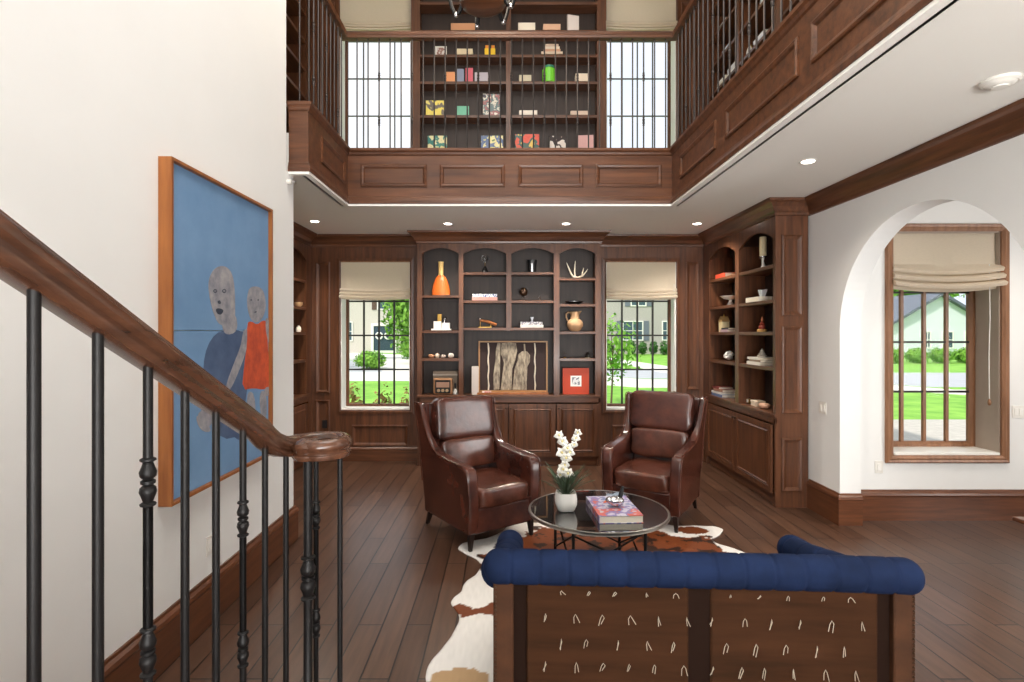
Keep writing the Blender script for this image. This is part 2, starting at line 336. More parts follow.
window(5, *HW, 5.0, 4, 4, .30, winwood, [winwood, darkgap], (mat('pale_reveal_wood', lin(176, 160, 146), .6, var=.05), white), fw=.05, bw=.014, hb=.010)
mb = MB(); mb.ring((0, 5.0, 0), (1, 0, 0), (0, 0, 1), HW[0]-.07, HW[1]+.07, HW[2]-.07, HW[3]+.07, [(0, 0), (0, .02), (.012, .032), (.03, .026), (.045, .03), (.07, .016), (.07, -.02)], fill=False); struct(mb, 'trim_hall_casing', winwood)
# mounting of roman shades
def shade(loc, wd, drop, label, folds=3, out=.03, amp=.018, flare=.012, sp=.045):
    t = empty('roman_shade', loc, 0, label, 'window shade', None)
    mb = MB(); prof = [(0, 0), (-.002, -drop*.55)]; z = -drop*.55; 
    flat = -(drop-sp*1.1*folds); prof = [(0, 0), (0, flat*.5), (-.003, flat)]
    for i in range(folds):
        z0 = flat-sp*i; prof += [(-out*.6-.012*i, z0-sp*.2), (-out-.016*i, z0-sp*.55), (-out*.8-.016*i, z0-sp*.95), (-.006, z0-sp*.8), (-.004, z0-sp)]
    prof += [(-.002, -drop), (.006, -drop), (.008, flat), (.006, 0)]
    n = 16; vs = []; L = len(prof)
    for i in range(n+1):
        u = -1+2*i/n; sag = -amp*(1-u*u)
        for j, (y, zz) in enumerate(prof):
            k = 1 if zz < flat-.001 else 0
            vs.append((u*(wd/2+(flare if k else 0)), y, zz+(sag if k else 0)))
    fs = [(i*L+j, i*L+(j+1) % L, (i+1)*L+(j+1) % L, (i+1)*L+j) for i in range(n) for j in range(L)]
    fs += [tuple(range(L)), tuple(n*L+j for j in range(L))[::-1]]
    mb.add(vs, fs); mb.build('fabric', linen, t, smooth=True)
    h = MB(); h.box(-wd/2, wd/2, -.008, .02, -.005, .02); h.build('headrail', winwood, t)
    return t
def cord(t, x, drop, m=white, tip=None):
    mb = MB(); mb.tube([(x, -.03, -.3), (x+.004, -.032, -.8), (x-.004, -.03, -drop+.4), (x, -.03, -drop)], .004, 6)
    mb.build('pull_cord', m, t)
    mb = MB(); mb.lathe([(.006, -.03), (.014, -.02), (.016, .0), (.01, .02), (.005, .03)], (x, -.03, -drop-.02), 10); mb.build('cord_weight', tip or winwood, t, smooth=True)
shade((sum(WL)/2, WY-.005, WZ[1]), .925, .50, 'rolled linen roman shade above the lower window beside the orange vase bay')
s2 = shade((sum(WR)/2, WY-.005, WZ[1]), .925, .50, 'linen roman shade with hanging cord above the lower window behind an armchair'); cord(s2, .435, 1.75)
shade((sum(UL)/2, WY-.005, 6.30), .95, .50, 'linen roman shade on the upper window nearest the plaster stair wall')
shade((sum(UR)/2, WY-.005, 6.30), .94, .50, 'linen roman shade on the upper window beside the upstairs side bookcase')
s5 = shade((sum(HW[:2])/2, 4.99, HW[3]), .96, .525, 'puffed linen roman shade on the oak hall window seen through the arch', 3, .07, .035, .03, .068); s5.location.y = 5.03; cord(s5, .40, 1.56)

# ---------------------------------------------------------------- bookcases
def bookcase(label, loc, rz, W, D, dividers, arches, shelves, doors, crown, z0=0, deck=.924, top=CE, endpanel=None, name='built_in_bookcase', crownlow=.12, spring=2.76, apex=2.835, ctop=None):
    t = empty(name, loc, rz, label, 'bookcase'); fz = .02
    c = MB(); c.box(.0, .02, fz, D-.02, z0, top-.005); c.box(W-.02, W-.0006, fz, D-.02, z0, top-.005); c.box(0, W, fz, D-.02, top-.03, top-.005)
    for a, b, lo, hi in dividers: c.box(a+.012, b-.012, fz, D-.03, lo, hi)
    c.build('carcass', wood, t)
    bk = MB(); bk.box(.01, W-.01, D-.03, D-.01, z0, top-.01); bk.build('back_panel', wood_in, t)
    ff = MB()
    for a, b, lo, hi in dividers: ff.box(a, b, 0, fz+.004, lo, hi)
    for a, b, sp, ap in arches:
        n = 18; vs = []
        for i in range(n+1):
            u = -1+2*i/n; xx = a+(b-a)*i/n; zz = sp+(ap-sp)*(1-u*u)
            vs += [(xx, 0, zz), (xx, 0, top-.01), (xx, fz+.004, zz), (xx, fz+.004, top-.01)]
        fs = []
        for i in range(n):
            p = i*4; q = p+4; fs += [(p, q, q+1, p+1), (p+2, p+3, q+3, q+2), (p, p+2, q+2, q)]
        ff.add(vs, fs)
    for a, b, lo, hi in dividers: ff.box(a, b, 0, fz+.003, hi-.001, top-.01) if hi < top-.2 and hi > 2 else None
    ff.build('face_frame', wood, t)
    dk = MB(); dk.box(0, W-.002, -.012, D-.03, deck-.03, deck); dk.box(0, W, 0, fz, deck-.10, deck-.03); dk.build('deck', wood_x if not rz else wood_y, t, bevel=.004)
    for a, b, zt in shelves:
        sh = MB(); sh.box(a, b, .006, D-.03, zt-.036, zt); sh.build('shelf', wood_x, t, bevel=.003)
    for a, b, kn in doors:
        dr = MB(); dr.box(a+.003, b-.003, -.018, 0, z0+.13, deck-.115)
        dr.ring((0, -.018, 0), (1, 0, 0), (0, 0, 1), a+.003, b-.003, z0+.13, deck-.115, [(0, 0), (0, .004), (.055, .004), (.06, -.0), (.075, .010), (.085, .002), (.09, .002)], fill=True)
        d = dr.build('door', wood, t)
        kx = (b-.03) if kn > 0 else (a+.03)
        k = MB(); k.tube([(kx, -.02, deck-.17), (kx, -.035, deck-.17)], .006, 8); k.blob((kx, -.042, deck-.17), (.013, .010, .013), 1, 10, 6); k.build('knob', bronze, d, smooth=True)
    pl = MB(); pl.box(.031, W-.031, .031, .05, z0, z0+.13); pl.box(.031, W-.031, .0, .05, z0+.10, z0+.13); pl.box(.031, .05, 0, .05, z0, z0+.13); pl.box(W-.05, W-.031, 0, .05, z0, z0+.13); pl.build('plinth', wood_x, t)
    for a in (0, W-.03): st = MB(); st.box(a, a+.03, 0, .03, z0+.002, deck-.02); st.build('base_stile', wood, t)
    if crown:
        cr_ = MB(); ct = ctop or top
        P0 = [(a, b-CE+ct) for a, b in CR]
        path = {'three': [(0, D), (0, 0), (W, 0), (W, D)], 'far': [(0, 0), (W, 0), (W, D)], 'near': [(0, D), (0, 0), (W, 0)]}[crown]
        cr_.sweep2(path, P0, side=1); cr_.build('crown_moulding', wood_x, t)
    if endpanel:
        e = MB()
        for lo, hi in endpanel[1:]:
            if endpanel[0] == 'W': e.ring((W, 0, 0), (0, 1, 0), (0, 0, 1), .06, D-.08, lo, hi, PW, fill=False)
            else: e.ring((0, 0, 0), (0, -1, 0), (0, 0, 1), -(D-.08), -.06, lo, hi, PW, fill=False)
        e.build('end_panel_moulding', wood, t)
    return t
BX, BY = -1.141, 7.02
DV = [(0, .062), (.539, .601), (1.157, 1.224), (1.775, 1.85), (2.315, 2.385)]
bookcase('tall walnut bookcase between the two lower windows, four arched bays of ornaments', (BX, BY, 0), 0, 2.385, .28,
    [(a, b, (1.76 if i == 2 else .90), 2.80) for i, (a, b) in enumerate(DV)],
    [(.062, .539, 2.76, 2.835), (.601, 1.157, 2.76, 2.835), (1.224, 1.775, 2.76, 2.835), (1.85, 2.315, 2.76, 2.835)],
    [(.05, .55, 2.224), (.05, .55, 1.764), (.05, .55, 1.40), (.59, 1.17, 2.523), (.59, 1.17, 2.155), (1.21, 1.785, 2.523), (1.21, 1.785, 2.155), (.59, 1.785, 1.80), (1.84, 2.325, 2.45), (1.84, 2.325, 2.107), (1.84, 2.325, 1.75), (1.84, 2.325, 1.40)],
    [(.03, .575, 1), (.58, 1.185, 1), (1.19, 1.80, -1), (1.81, 2.355, -1)], 'three')
RZ_ = [2.42, 2.067, 1.742, 1.384]
def sidecase(label, loc, rz, flip, z0=0, deck=.924, zs=RZ_, top=CE, sp=2.68, ap=2.79, crown='far', **k):
    W = 1.85; dv = [(0, .11), (.91, 1.005), (1.80, 1.85)]
    if flip: dv = [(W-b, W-a) for a, b in dv][::-1]
    o = [(dv[0][1], dv[1][0]), (dv[1][1], dv[2][0])]
    return bookcase(label, loc, rz, W, .34, [(a, b, deck-.02, sp+.04) for a, b in dv], [(a, b, sp, ap) for a, b in o],
        [(a-.01, b+.01, zt) for a, b in o for zt in zs], [(o[0][0]-.03, (dv[1][0]+dv[1][1])/2, 1), ((dv[1][0]+dv[1][1])/2, o[1][1]+.0, -1)], crown, z0=z0, deck=deck, top=top, **k)
sidecase('walnut bookcase built along the arch wall, two arched bays over cupboard doors', (2.68, 7.2, 0), -PI/2, False, endpanel=('W', (.16, .69), (.93, 1.80), (1.90, 2.70)))
mb = MB(); mb.box(2.68, 3.02, 7.2, 7.3, 0, CE-.003); mb.box(-2.95, -2.61, 7.2, 7.3, 0, CE-.003); mb.box(2.68, 3.02, 7.2, 7.3, SLAB, TOP); mb.box(-2.95, -2.61, 7.2, 7.3, SLAB, TOP)
struct(mb, 'trim_corner_filler', wood)
sidecase('walnut bookcase in the alcove behind the cream stair wall, mostly empty shelves', (-2.61, 5.35, 0), PI/2, True, crown='near')
mb = MB(); mb.box(-2.95, -2.61, 4.45, 5.35, 0, CE-.003); struct(mb, 'wall_alcove_return', wood)
# upstairs
UY = 7.05
def UXp(p): return (p-505)*UY/F
ub = [(411, 420), (506, 511), (597, 606)]
u0 = UXp(411); dvu = [(UXp(a)-u0, UXp(b)-u0) for a, b in ub]
UZS = [5.69, 5.37, 5.02, 4.58, 4.12, 6.06]
bookcase('upstairs walnut bookcase between the two upper windows behind the balcony railing', (u0, UY, SLAB), 0, dvu[2][1], .25,
    [(a, b, .3, 2.85) for a, b in dvu], [(dvu[0][1], dvu[1][0], 2.99, 3.05), (dvu[1][1], dvu[2][0], 2.99, 3.05)],
    [(a-.01, b+.01, z-SLAB) for a, b in ((dvu[0][1], dvu[1][0]), (dvu[1][1], dvu[2][0])) for z in UZS], [(.1, 1.2, 1), (1.25, 2.4, -1)], None, z0=0, deck=.38, top=3.3)
UR_ = [4.48, 4.83, 5.19, 5.56, 5.93]
sidecase('upstairs walnut bookcase along the arch side, stocked with white books', (2.68, 7.2, SLAB), -PI/2, False, deck=.74, zs=[z-SLAB for z in UR_], top=3.3, sp=2.85, ap=2.95, crown=None)
t_ = sidecase('second upstairs side bookcase, closer to the stairs than the corner one', (2.68, 5.34, SLAB), -PI/2, False, deck=.74, zs=[z-SLAB for z in UR_], top=3.3, sp=2.85, ap=2.95, crown=None)
sidecase('upstairs walnut bookcase over the alcove behind the stair wall', (-2.61, 5.35, SLAB), PI/2, True, deck=.74, zs=[z-SLAB for z in UR_], top=3.3, sp=2.85, ap=2.95, crown=None)

# ---------------------------------------------------------------- balcony railing
def knuckle(z, k=1.0, r=.010):
    P = [(r, -.054), (r*1.6, -.051), (r*1.65, -.047), (r*1.0, -.043), (r*1.3, -.034), (r*1.75, -.022), (r*1.6, -.012), (r*.95, -.006), (r*1.5, -.003), (r*1.5, .003), (r*.95, .006), (r*1.6, .012), (r*1.75, .022), (r*1.3, .034), (r*1.0, .043), (r*1.65, .047), (r*1.6, .051), (r, .054)]
    return [(a, z+b*k) for a, b in P]
def baluster_mb(h, r, knots=(), k=1.0, n=10):
    mb = MB(); prof = [(r, 0)]
    for z in knots: prof += knuckle(z, k, r)
    prof += [(r, h)]; mb.lathe(prof, (0, 0, 0), n); return mb
rail = empty('balcony_railing', (0, 5.53, 3.615), 0, 'upstairs balcony railing of slim iron balusters with a walnut handrail', 'railing')
H = 1.15
plain = baluster_mb(H, .0075, (), 1, 8).build('baluster', railiron, rail, smooth=True); knot = baluster_mb(H, .008, (H*.26, H*.66), .8, 8).build('baluster', railiron, rail, smooth=True)
used = set()
def put_bal(x, y, k):
    src = knot if k else plain
    if src.name not in used: used.add(src.name); o = src
    else: o = src.copy(); COL.objects.link(o)
    o.location = (x, y, 0)
i0 = -3
for i in range(-2, 30):
    px = 379+11.03*i
    if px > 675: break
    put_bal(X(px, 5.57), .045, i % 3 == 0)
for i in range(1, 34): put_bal(1.755, .045-.113*i, i % 3 == 0)
for i in range(1, 10): put_bal(-1.655, .045-.113*i, i % 3 == 2)
put_bal(-1.70, -1.06, 0)
mb = MB(); mb.sweep2([(-1.77, -1.07), (-1.655, -1.07), (-1.655, .045), (1.755, .045), (1.755, -5)], [(-.035, H-.002), (.035, H-.002), (.042, H+.02), (.032, H+.035), (.036, H+.055), (.02, H+.072), (-.02, H+.072), (-.036, H+.055), (-.032, H+.035), (-.042, H+.02)])
mb.build('handrail', wood_x, rail)
# ================================================================ lamps of the room
for i, (x, y) in enumerate([(X(316, 6.4), 6.36), (X(448, 6.5), 6.5), (X(566, 6.5), 6.5), (X(697, 6.5), 6.5), (X(808, 4.14), 4.14), (2.32, 1.9), (4.6, 4.0), (4.6, 1.5), (2.32, -.6)]):
    t = empty('recessed_downlight', (x, y, CE), 0, ['recessed downlight lit in the alcove corner ceiling', 'lit recessed downlight over the orange vase bay of the bookcase', 'lit recessed downlight in front of the antler bay of the bookcase', 'lit recessed downlight above the corner of the arch-side bookcase', 'lit recessed downlight in the ceiling out from the arch-side bookcase', 'recessed downlight in the ceiling beside the arch', 'recessed downlight in the hall by the window', 'recessed downlight in the hall passage', 'recessed downlight by the rear of the room'][i], 'ceiling light', None)
    mb = MB(); mb.lathe([(.062, -.001), (.062, -.006), (.05, -.008), (.046, -.004)], (0, 0, 0), 24); mb.build('trim_ring', whitep, t, smooth=True)
    mb = MB(); mb.lathe([(.0, -.0085), (.044, -.0085), (.044, -.002), (0, -.002)], (0, 0, 0), 20)
    if i == 0: lampm = mat('lit_lamp_lens', (1, .93, .82, 1), emis=14)
    mb.build('lens', lampm, t)
    light('downlight_%d' % i, 'SPOT', (x, y, CE-.03), (0, 0, 0), 125 if i < 4 else 70, (1, .90, .78), spot_size=2.3, spot_blend=.9, shadow_soft_size=.05)
t = empty('smoke_detector', (2.585, 2.82, CE), 0, 'round white smoke detector on the ceiling between the railing side and the arch wall', 'smoke detector')
mb = MB(); mb.lathe([(.085, 0), (.088, -.014), (.075, -.022), (.07, -.02), (.06, -.030), (.03, -.034), (.0, -.034)], n=28); mb.build('housing', whitep, t, smooth=True)
mb = MB(); mb.lathe([(.038, -.030), (.036, -.040), (.018, -.042), (0, -.042)], n=20); mb.build('sensor_cap', whitep, t, smooth=True)
t = empty('fire_sprinkler', (-1.95+.18, 4.36, 2.985), 0, 'small sidewall sprinkler head at the end of the cream wall', 'sprinkler'); t.location = (-1.77, 4.40, 2.96)
mb = MB(); mb.tube([(0, 0, 0), (.03, 0, 0)], .022, 12); mb.build('escutcheon', whitep, t); mb = MB(); mb.tube([(.03, 0, 0), (.06, 0, 0)], .008, 8); mb.box(.058, .062, -.018, .018, -.012, .012); mb.build('head', chrome, t)
# chandelier
t = empty('chandelier', (-.17, 4.2, 4.25), 0, 'round walnut ring chandelier with steel candle arms hanging in the void', 'chandelier')
def ringmb(r0, r1, z0, z1, n=40):
    mb = MB(); vs = []; P = [(r0, z0), (r1, z0), (r1+.01, (z0+z1)/2), (r1, z1), (r0, z1)]
    for i in range(n): vs += [(a*math.cos(2*PI*i/n), a*math.sin(2*PI*i/n), b) for a, b in P]
    L = len(P); return mb.add(vs, [(i*L+k, i*L+(k+1) % L, ((i+1) % n)*L+(k+1) % L, ((i+1) % n)*L+k) for i in range(n) for k in range(L)])
ringmb(.33, .41, .35, .42).build('ring', wood_x, t, smooth=True)
mb = MB(); mb.lathe([(0, 0), (.12, .005), (.17, .03), (.185, .06), (.17, .09), (.03, .11), (.02, .3)], n=32); mb.build('hub', wood_x, t, smooth=True)
for k in range(6):
    a = 2*PI*k/6+PI/6+.26; ca, sa = math.cos(a), math.sin(a)
    arm = MB(); arm.tube([(r*ca, r*sa, z) for r, z in ((.12, .09), (.17, .06), (.20, .0), (.235, -.005), (.26, .06), (.30, .2), (.37, .35), (.41, .44))], [.016, .018, .016, .014, .014, .014, .012, .010], 8)
    o = arm.build('arm', iron, t, smooth=True); tp = MB(); tp.blob((.222*ca, .222*sa, -.012), (.02, .02, .022), 1, 12, 8); tp.build('arm_tip', chrome, o, smooth=True)
    cn = MB(); cn.lathe([(.03, .44), (.035, .45), (.012, .455), (.012, .55), (0, .55)], (.41*ca, .41*sa, 0), 12); cn.build('candle', white, o, smooth=True)
    bl = MB(); bl.lathe([(.004, .55), (.012, .57), (.012, .59), (.0, .62)], (.41*ca, .41*sa, 0), 10); bl.build('bulb', lampm, o, smooth=True)
mb = MB()
for k in range(40):
    z = .3+k*.045; q = [(.012*math.cos(b)*(1 if k % 2 else 0), .012*math.cos(b)*(0 if k % 2 else 1), z+.028*math.sin(b)) for b in [2*PI*j/8 for j in range(9)]]; mb.tube(q, .003, 5)
mb.build('chain', iron, t)
light('chandelier_glow', 'POINT', (-.17, 4.2, 5.0), power=60, color=(1, .86, .68), shadow_soft_size=.35)
# wall plates
def plate(name, label, cat, M_, w, h, toggles):
    t = empty(name, (0, 0, 0), 0, label, cat); t.matrix_world = M_
    mb = MB(); mb.box(-w/2, w/2, -.006, 0, -h/2, h/2); mb.build('plate', whitep, t, bevel=.002)
    for i in range(toggles):
        x = (i-(toggles-1)/2)*.046; mb = MB(); mb.box(x-.016, x+.016, -.010, -.005, -.032, .032); mb.build('rocker' if cat == 'switch' else 'socket', white, t, bevel=.0015)
T = Matrix.Translation; Rz = lambda a: Matrix.Rotation(a, 4, 'Z')
plate('light_switch', 'double white light switch plate on the wall between bookcase and arch', 'switch', T((3.02, 5.13, 1.02)) @ Rz(-PI/2), .115, .115, 2)
plate('light_switch', 'white switch plate on the hall wall beyond the oak window', 'switch', T((4.75, 5.0, 1.0)) @ Rz(0), .115, .115, 2)
plate('power_outlet', 'white outlet plate low on the hall wall beneath the window frame', 'outlet', T((3.46, 5.0, .49)) @ Rz(0), .075, .115, 1)
plate('power_outlet', 'white outlet plate low on the cream wall under the painting', 'outlet', T((-1.77, 3.23, .46)) @ Rz(PI/2), .075, .115, 1)
t = empty('power_outlet', (X(325, WY), WY-.003, Z(424, WY)), 0, 'black outlet plate low on the walnut panelling by the alcove', 'outlet')
mb = MB(); mb.box(-.035, .035, -.006, 0, -.055, .055); mb.build('plate', black, t); mb = MB(); mb.box(-.017, .017, -.009, -.004, -.035, .035); mb.build('socket', black, t)

# ================================================================ stair
def rz_of(y): return 1.80-(y-.894)*.505      # handrail underside height along the flight
stair = empty('staircase', (-1.255, 2.3, 0), 0, 'walnut staircase rising along the cream wall', 'staircase'); stair['kind'] = 'structure'
for k in range(18):
    z = .185*(1 if k == 0 else 1)+(0 if k == 0 else .185+(k-1)*.157-.0); yf = 2.26-(0 if k == 0 else .18+(k-1)*.31)
    mb = MB(); mb.box(-.515 if k else -.515, .53 if k > 1 else .75, yf-.31-2.3-.02, yf-2.3, z-.03, z)
    mb.build('tread', basewood, stair, bevel=.008)
    mb = MB(); mb.box(-.515, .50 if k > 1 else .70, yf-.05-2.3, yf-.02-2.3, max(0, z-.19), z-.03); mb.build('riser', plaster, stair)
mb = MB(); mb.prism([(-.5, 0), (-.5, .2), (-6.2, 3.1), (-6.2, 0)], .46, .49, 'x'); mb.build('skirt', plaster, stair)
sr = empty('stair_railing', (0, 0, 0), 0, 'black iron stair railing with walnut handrail curling into a volute', 'railing'); sr.location = (-.78, 1.95, 0)
bx, by = -.78, 1.95
def bal(x, y, ztop, knots, r=.0098, k=1.0):
    zb = ztop-.92 if y < 1.95 else .372
    mb = baluster_mb(ztop-zb+.01, r, [ztop-zb-q for q in knots], k, 12)
    mb.build('baluster', iron, sr, smooth=True, loc=(x-bx, y-by, zb))
for px, kn in ((34, ()), (98, ()), (148, (.251, .622)), (185, ()), (216, ()), (243, (.262, .65)), (265, ()), (286, ())):
    y = .78*F/(VX-px); bal(-.78, y, rz_of(y)+(.0 if px != 286 else .012), kn)
for y in (.745, .60, .455, .31): bal(-.78, y, rz_of(y), (.25, .63) if y in (.745, .31) else ())
bal(-.7175, 2.05, 1.285, (.245, .655)); bal(-.605, 1.98, 1.285, ())
zb = .372; mb = MB(); mb.lathe([(.030, 0), (.030, .02), (.0155, .04), (.0155, .385)]+[(a, b) for a, b in [(.0155, .405), (.025, .409), (.025, .414), (.016, .42), (.019, .432), (.027, .45), (.025, .466), (.0155, .476), (.023, .480), (.023, .488), (.0155, .492), (.025, .502), (.027, .518), (.019, .536), (.016, .548), (.025, .554), (.025, .559), (.0155, .563)]]+[(.0155, .915)], n=16)
mb.build('newel_post', iron, sr, smooth=True, loc=(-.704-bx, 1.93-by, zb))
def sweep3(mb, path, prof, wd=None):
    path = [Vector(p) for p in path]; vs = []; n = len(path); L = len(prof)
    for i, p in enumerate(path):
        t = (path[min(i+1, n-1)]-path[max(0, i-1)]).normalized(); s = t.cross(Vector((0, 0, 1))).normalized(); u = s.cross(t)
        vs += [p+s*a*(wd[i] if wd else 1)+u*b for a, b in prof]
    fs = [(i*L+k, i*L+(k+1) % L, (i+1)*L+(k+1) % L, (i+1)*L+k) for i in range(n-1) for k in range(L)]
    return mb.add(vs, fs+[tuple(range(L)), tuple((n-1)*L+k for k in range(L))[::-1]])
HP = [(-.022, -.040), (.022, -.040), (.026, -.038), (.030, -.028), (.030, -.022), (.024, -.019), (.024, -.010), (.027, -.007), (.033, -.002), (.035, .008), (.033, .017), (.027, .022), (.026, .026), (.016, .032), (0, .034), (-.016, .032), (-.026, .026), (-.027, .022), (-.033, .017), (-.035, .008), (-.033, -.002), (-.027, -.007), (-.024, -.010), (-.024, -.019), (-.030, -.022), (-.030, -.028), (-.026, -.038)]
path = []
for i in range(26):
    y = .1+i*.07
    if y > 1.72: break
    path.append((-.78, y, rz_of(y)+.042))
zl = 1.318
cx, cy = -.677, 1.985
for y, z in ((1.76, 1.395), (1.82, 1.362), (1.88, 1.340), (1.93, 1.328)): path.append((-.78, y, z+.0))
for i in range(34):
    a = PI-i*(2.0*PI*.80/33); f = i/33
    r = .103-.030*f; path.append((cx+r*math.cos(a), cy+r*math.sin(a), zl))
path = [(a-bx, b-by, c) for a, b, c in path]
wd = [1-.28*min(1, max(0, (i-(len(path)-34))/8)) for i in range(len(path))]
mb = MB(); sweep3(mb, path, HP, wd); mb.build('handrail', railwood, sr, smooth=True)
mb = MB(); e = path[-1]; mb.lathe([(.046, -.040), (.052, -.030), (.052, -.022), (.044, -.016), (.052, -.002), (.055, .008), (.050, .020), (.02, .033), (0, .034)], (cx-bx-.032, cy-by-.048, zl), 28); mb.build('volute_eye', railwood, sr, smooth=True)

# ================================================================ painting on the stair wall
px_y = lambda p: 1.7245*F/(VX-p)
def PP(px, py): y = px_y(px); return (y, Z(py, y))
t = empty('framed_painting', (-1.77, 3.355, .86), 0, 'tall blue painting of two pale figures in a honey wood frame on the stair wall', 'painting')
y0, y1, z0, z1 = 2.754, 3.957, .843, 2.632
mb = MB(); O = (-1.77, 0, 0); mb.ring((-1.77, 0, 0), (0, 1, 0), (0, 0, 1), y0, y1, z0, z1, [(0, .001), (0, .07), (.016, .07), (.018, .035)], fill=False); mb.v = [(a+1.77, b-3.355, c-.86) for a, b, c in mb.v]; mb.build('frame', orangewood, t)
blue = mat('painted_blue', lin(118, 152, 188), .75, colb=lin(102, 138, 176), vscale=2.5, detail=8)
ink = mat('painted_ink', lin(48, 56, 72), .7); grey = mat('painted_grey', lin(168, 164, 166), .7, colb=lin(120, 122, 132), vscale=14, detail=8)
navy = mat('painted_navy', lin(86, 104, 134), .7, colb=lin(66, 84, 116), vscale=8, detail=8); red = mat('painted_orange', lin(214, 92, 56), .7, colb=lin(170, 70, 50), vscale=12, detail=8)
for a, b in ((z0+.018, 1.742), (1.746, z1-.018)):
    mb = MB(); mb.box(0, .045, y0+.022-3.355, y1-.022-3.355, a-.86, b-.86); mb.build('canvas', blue, t)
fig = MB()
def paint(pts, mi, h=.0455, smooth=2):
    P = [PP(*p) for p in pts]
    for _ in range(smooth):
        P = [q for i in range(len(P)) for q in ((P[i][0]*.75+P[(i+1) % len(P)][0]*.25, P[i][1]*.75+P[(i+1) % len(P)][1]*.25), (P[i][0]*.25+P[(i+1) % len(P)][0]*.75, P[i][1]*.25+P[(i+1) % len(P)][1]*.75))]
    n = len(P); fig.add([(h, a-3.355, b-.86) for a, b in P]+[(h-.003, a-3.355, b-.86) for a, b in P], [tuple(range(n))]+[(i, (i+1) % n, (i+1) % n+n, i+n) for i in range(n)], mi)
paint([(216, 333), (226, 330), (240, 330), (248, 336), (250, 360), (247, 392), (240, 436), (222, 440), (210, 420), (204, 400), (203, 366), (207, 346)], 2, smooth=1)           # dark shirt
paint([(221, 318), (236, 312), (238, 332), (224, 336)], 1, .0462)                                                                # neck
paint([(214, 268), (224, 265), (232, 272), (235, 290), (235, 330), (228, 332), (225, 326), (218, 324), (213, 312), (209, 296), (208, 280)], 1, .0468)   # head
paint([(243, 330), (249, 328), (247, 350), (236, 378), (229, 392), (225, 388), (232, 368), (241, 346)], 1, .0466)              # arm
paint([(206, 386), (214, 396), (216, 414), (210, 428), (200, 426), (197, 414), (203, 410), (202, 398)], 1, .0466)                # hand
paint([(196, 414), (206, 420), (212, 432), (203, 432), (197, 424)], 1, .0467)
paint([(250, 286), (262, 287), (266, 300), (265, 314), (259, 323), (251, 321), (247, 308), (247, 296)], 1, .0464)                # child head
paint([(247, 323), (251, 321), (257, 325), (263, 320), (267, 322), (267, 340), (271, 386), (264, 390), (254, 388), (242, 390), (244, 366), (247, 345)], 3, .0470, smooth=1)                            # orange dress
paint([(247, 391), (255, 393), (256, 428), (250, 431), (247, 412)], 1, .0462); paint([(259, 392), (266, 390), (267, 418), (261, 420)], 1, .0462)
paint([(265, 318), (269, 318), (270, 346), (266, 336)], 1, .0474); paint([(264, 388), (270, 386), (269, 396), (265, 396)], 1, .0474)
for cxp, cyp, r in ((215, 291, 2.6), (224, 291, 2.8)):
    paint([(cxp-r, cyp), (cxp, cyp-r), (cxp+r, cyp), (cxp, cyp+r)], 0, .0472); paint([(cxp-r*.55, cyp), (cxp, cyp-r*.5), (cxp+r*.55, cyp), (cxp, cyp+r*.5)], 1, .0475)
    paint([(cxp-r*.25, cyp), (cxp, cyp-r*.2), (cxp+r*.25, cyp), (cxp, cyp+r*.2)], 0, .0478)
paint([(217, 301), (220, 300), (221, 304), (218, 304)], 0, .0472); paint([(215, 309), (219, 308), (224, 310), (221, 315), (217, 314)], 0, .0472)
for a, b in ((251, 300), (258, 300)): paint([(a-1, b), (a, b-1), (a+1, b), (a, b+1)], 0, .0469)
paint([(253, 312), (257, 311), (256, 313)], 0, .0469)
paint([(224, 405), (236, 418), (244, 440), (236, 440), (226, 424)], 2, .0458)
fig.build('painted_figures', [ink, grey, navy, red], t, smooth='keep')
for c in t.children:
    for p in c.data.polygons: p.use_smooth = False

# ================================================================ cowhide rug
def in_poly(x, y, P):
    c = False; j = len(P)-1
    for i in range(len(P)):
        if (P[i][1] > y) != (P[j][1] > y) and x < (P[j][0]-P[i][0])*(y-P[i][1])/(P[j][1]-P[i][1])+P[i][0]: c = not c
        j = i
    return c
RP = [(-.36, 2.45), (-.38, 2.72), (-.33, 2.93), (-.30, 3.2), (-.33, 3.51), (-.27, 3.8), (-.21, 4.0), (-.26, 4.15), (-.40, 4.30), (-.36, 4.44), (-.18, 4.52), (-.02, 4.72), (.05, 4.96), (.3, 4.9), (.5, 5.04), (.9, 4.92), (1.2, 5.02), (1.5, 4.85), (1.83, 4.80), (1.88, 4.70), (1.72, 4.52), (1.86, 4.24), (2.05, 3.95), (1.75, 3.4), (1.6, 3.0), (1.8, 2.6), (1.5, 2.35), (1.1, 2.55), (.7, 2.5), (.3, 2.55), (0, 2.35)]
hide = bpy.data.materials.new('cow_hide'); hide.use_nodes = True; tt = hide.node_tree; at = tt.nodes.new('ShaderNodeAttribute'); at.attribute_name = 'coat'
hn = tt.nodes.new('ShaderNodeTexNoise'); hn.inputs['Scale'].default_value = 90; hb_ = tt.nodes.new('ShaderNodeBump'); hb_.inputs['Strength'].default_value = .3; hb_.inputs['Distance'].default_value = .004
tt.links.new(hn.outputs[0], hb_.inputs['Height']); hbs = tt.nodes['Principled BSDF']; tt.links.new(hb_.outputs[0], hbs.inputs['Normal']); tt.links.new(at.outputs['Color'], hbs.inputs['Base Color']); hbs.inputs['Roughness'].default_value = .55
hbs.inputs['Specular IOR Level'].default_value = .2
mb = MB(); st_ = .0125; idx = {}
nx, ny = int(2.6/st_), int(2.9/st_); gx0, gy0 = -.5, 2.25
inside = {}
for i in range(nx):
    for j in range(ny):
        x = gx0+i*st_; y = gy0+j*st_; q = Vector((x*5, y*5, 0)); d = noise.noise_vector(q)*.05
        if in_poly(x+d.x, y+d.y, RP): inside[i, j] = 1
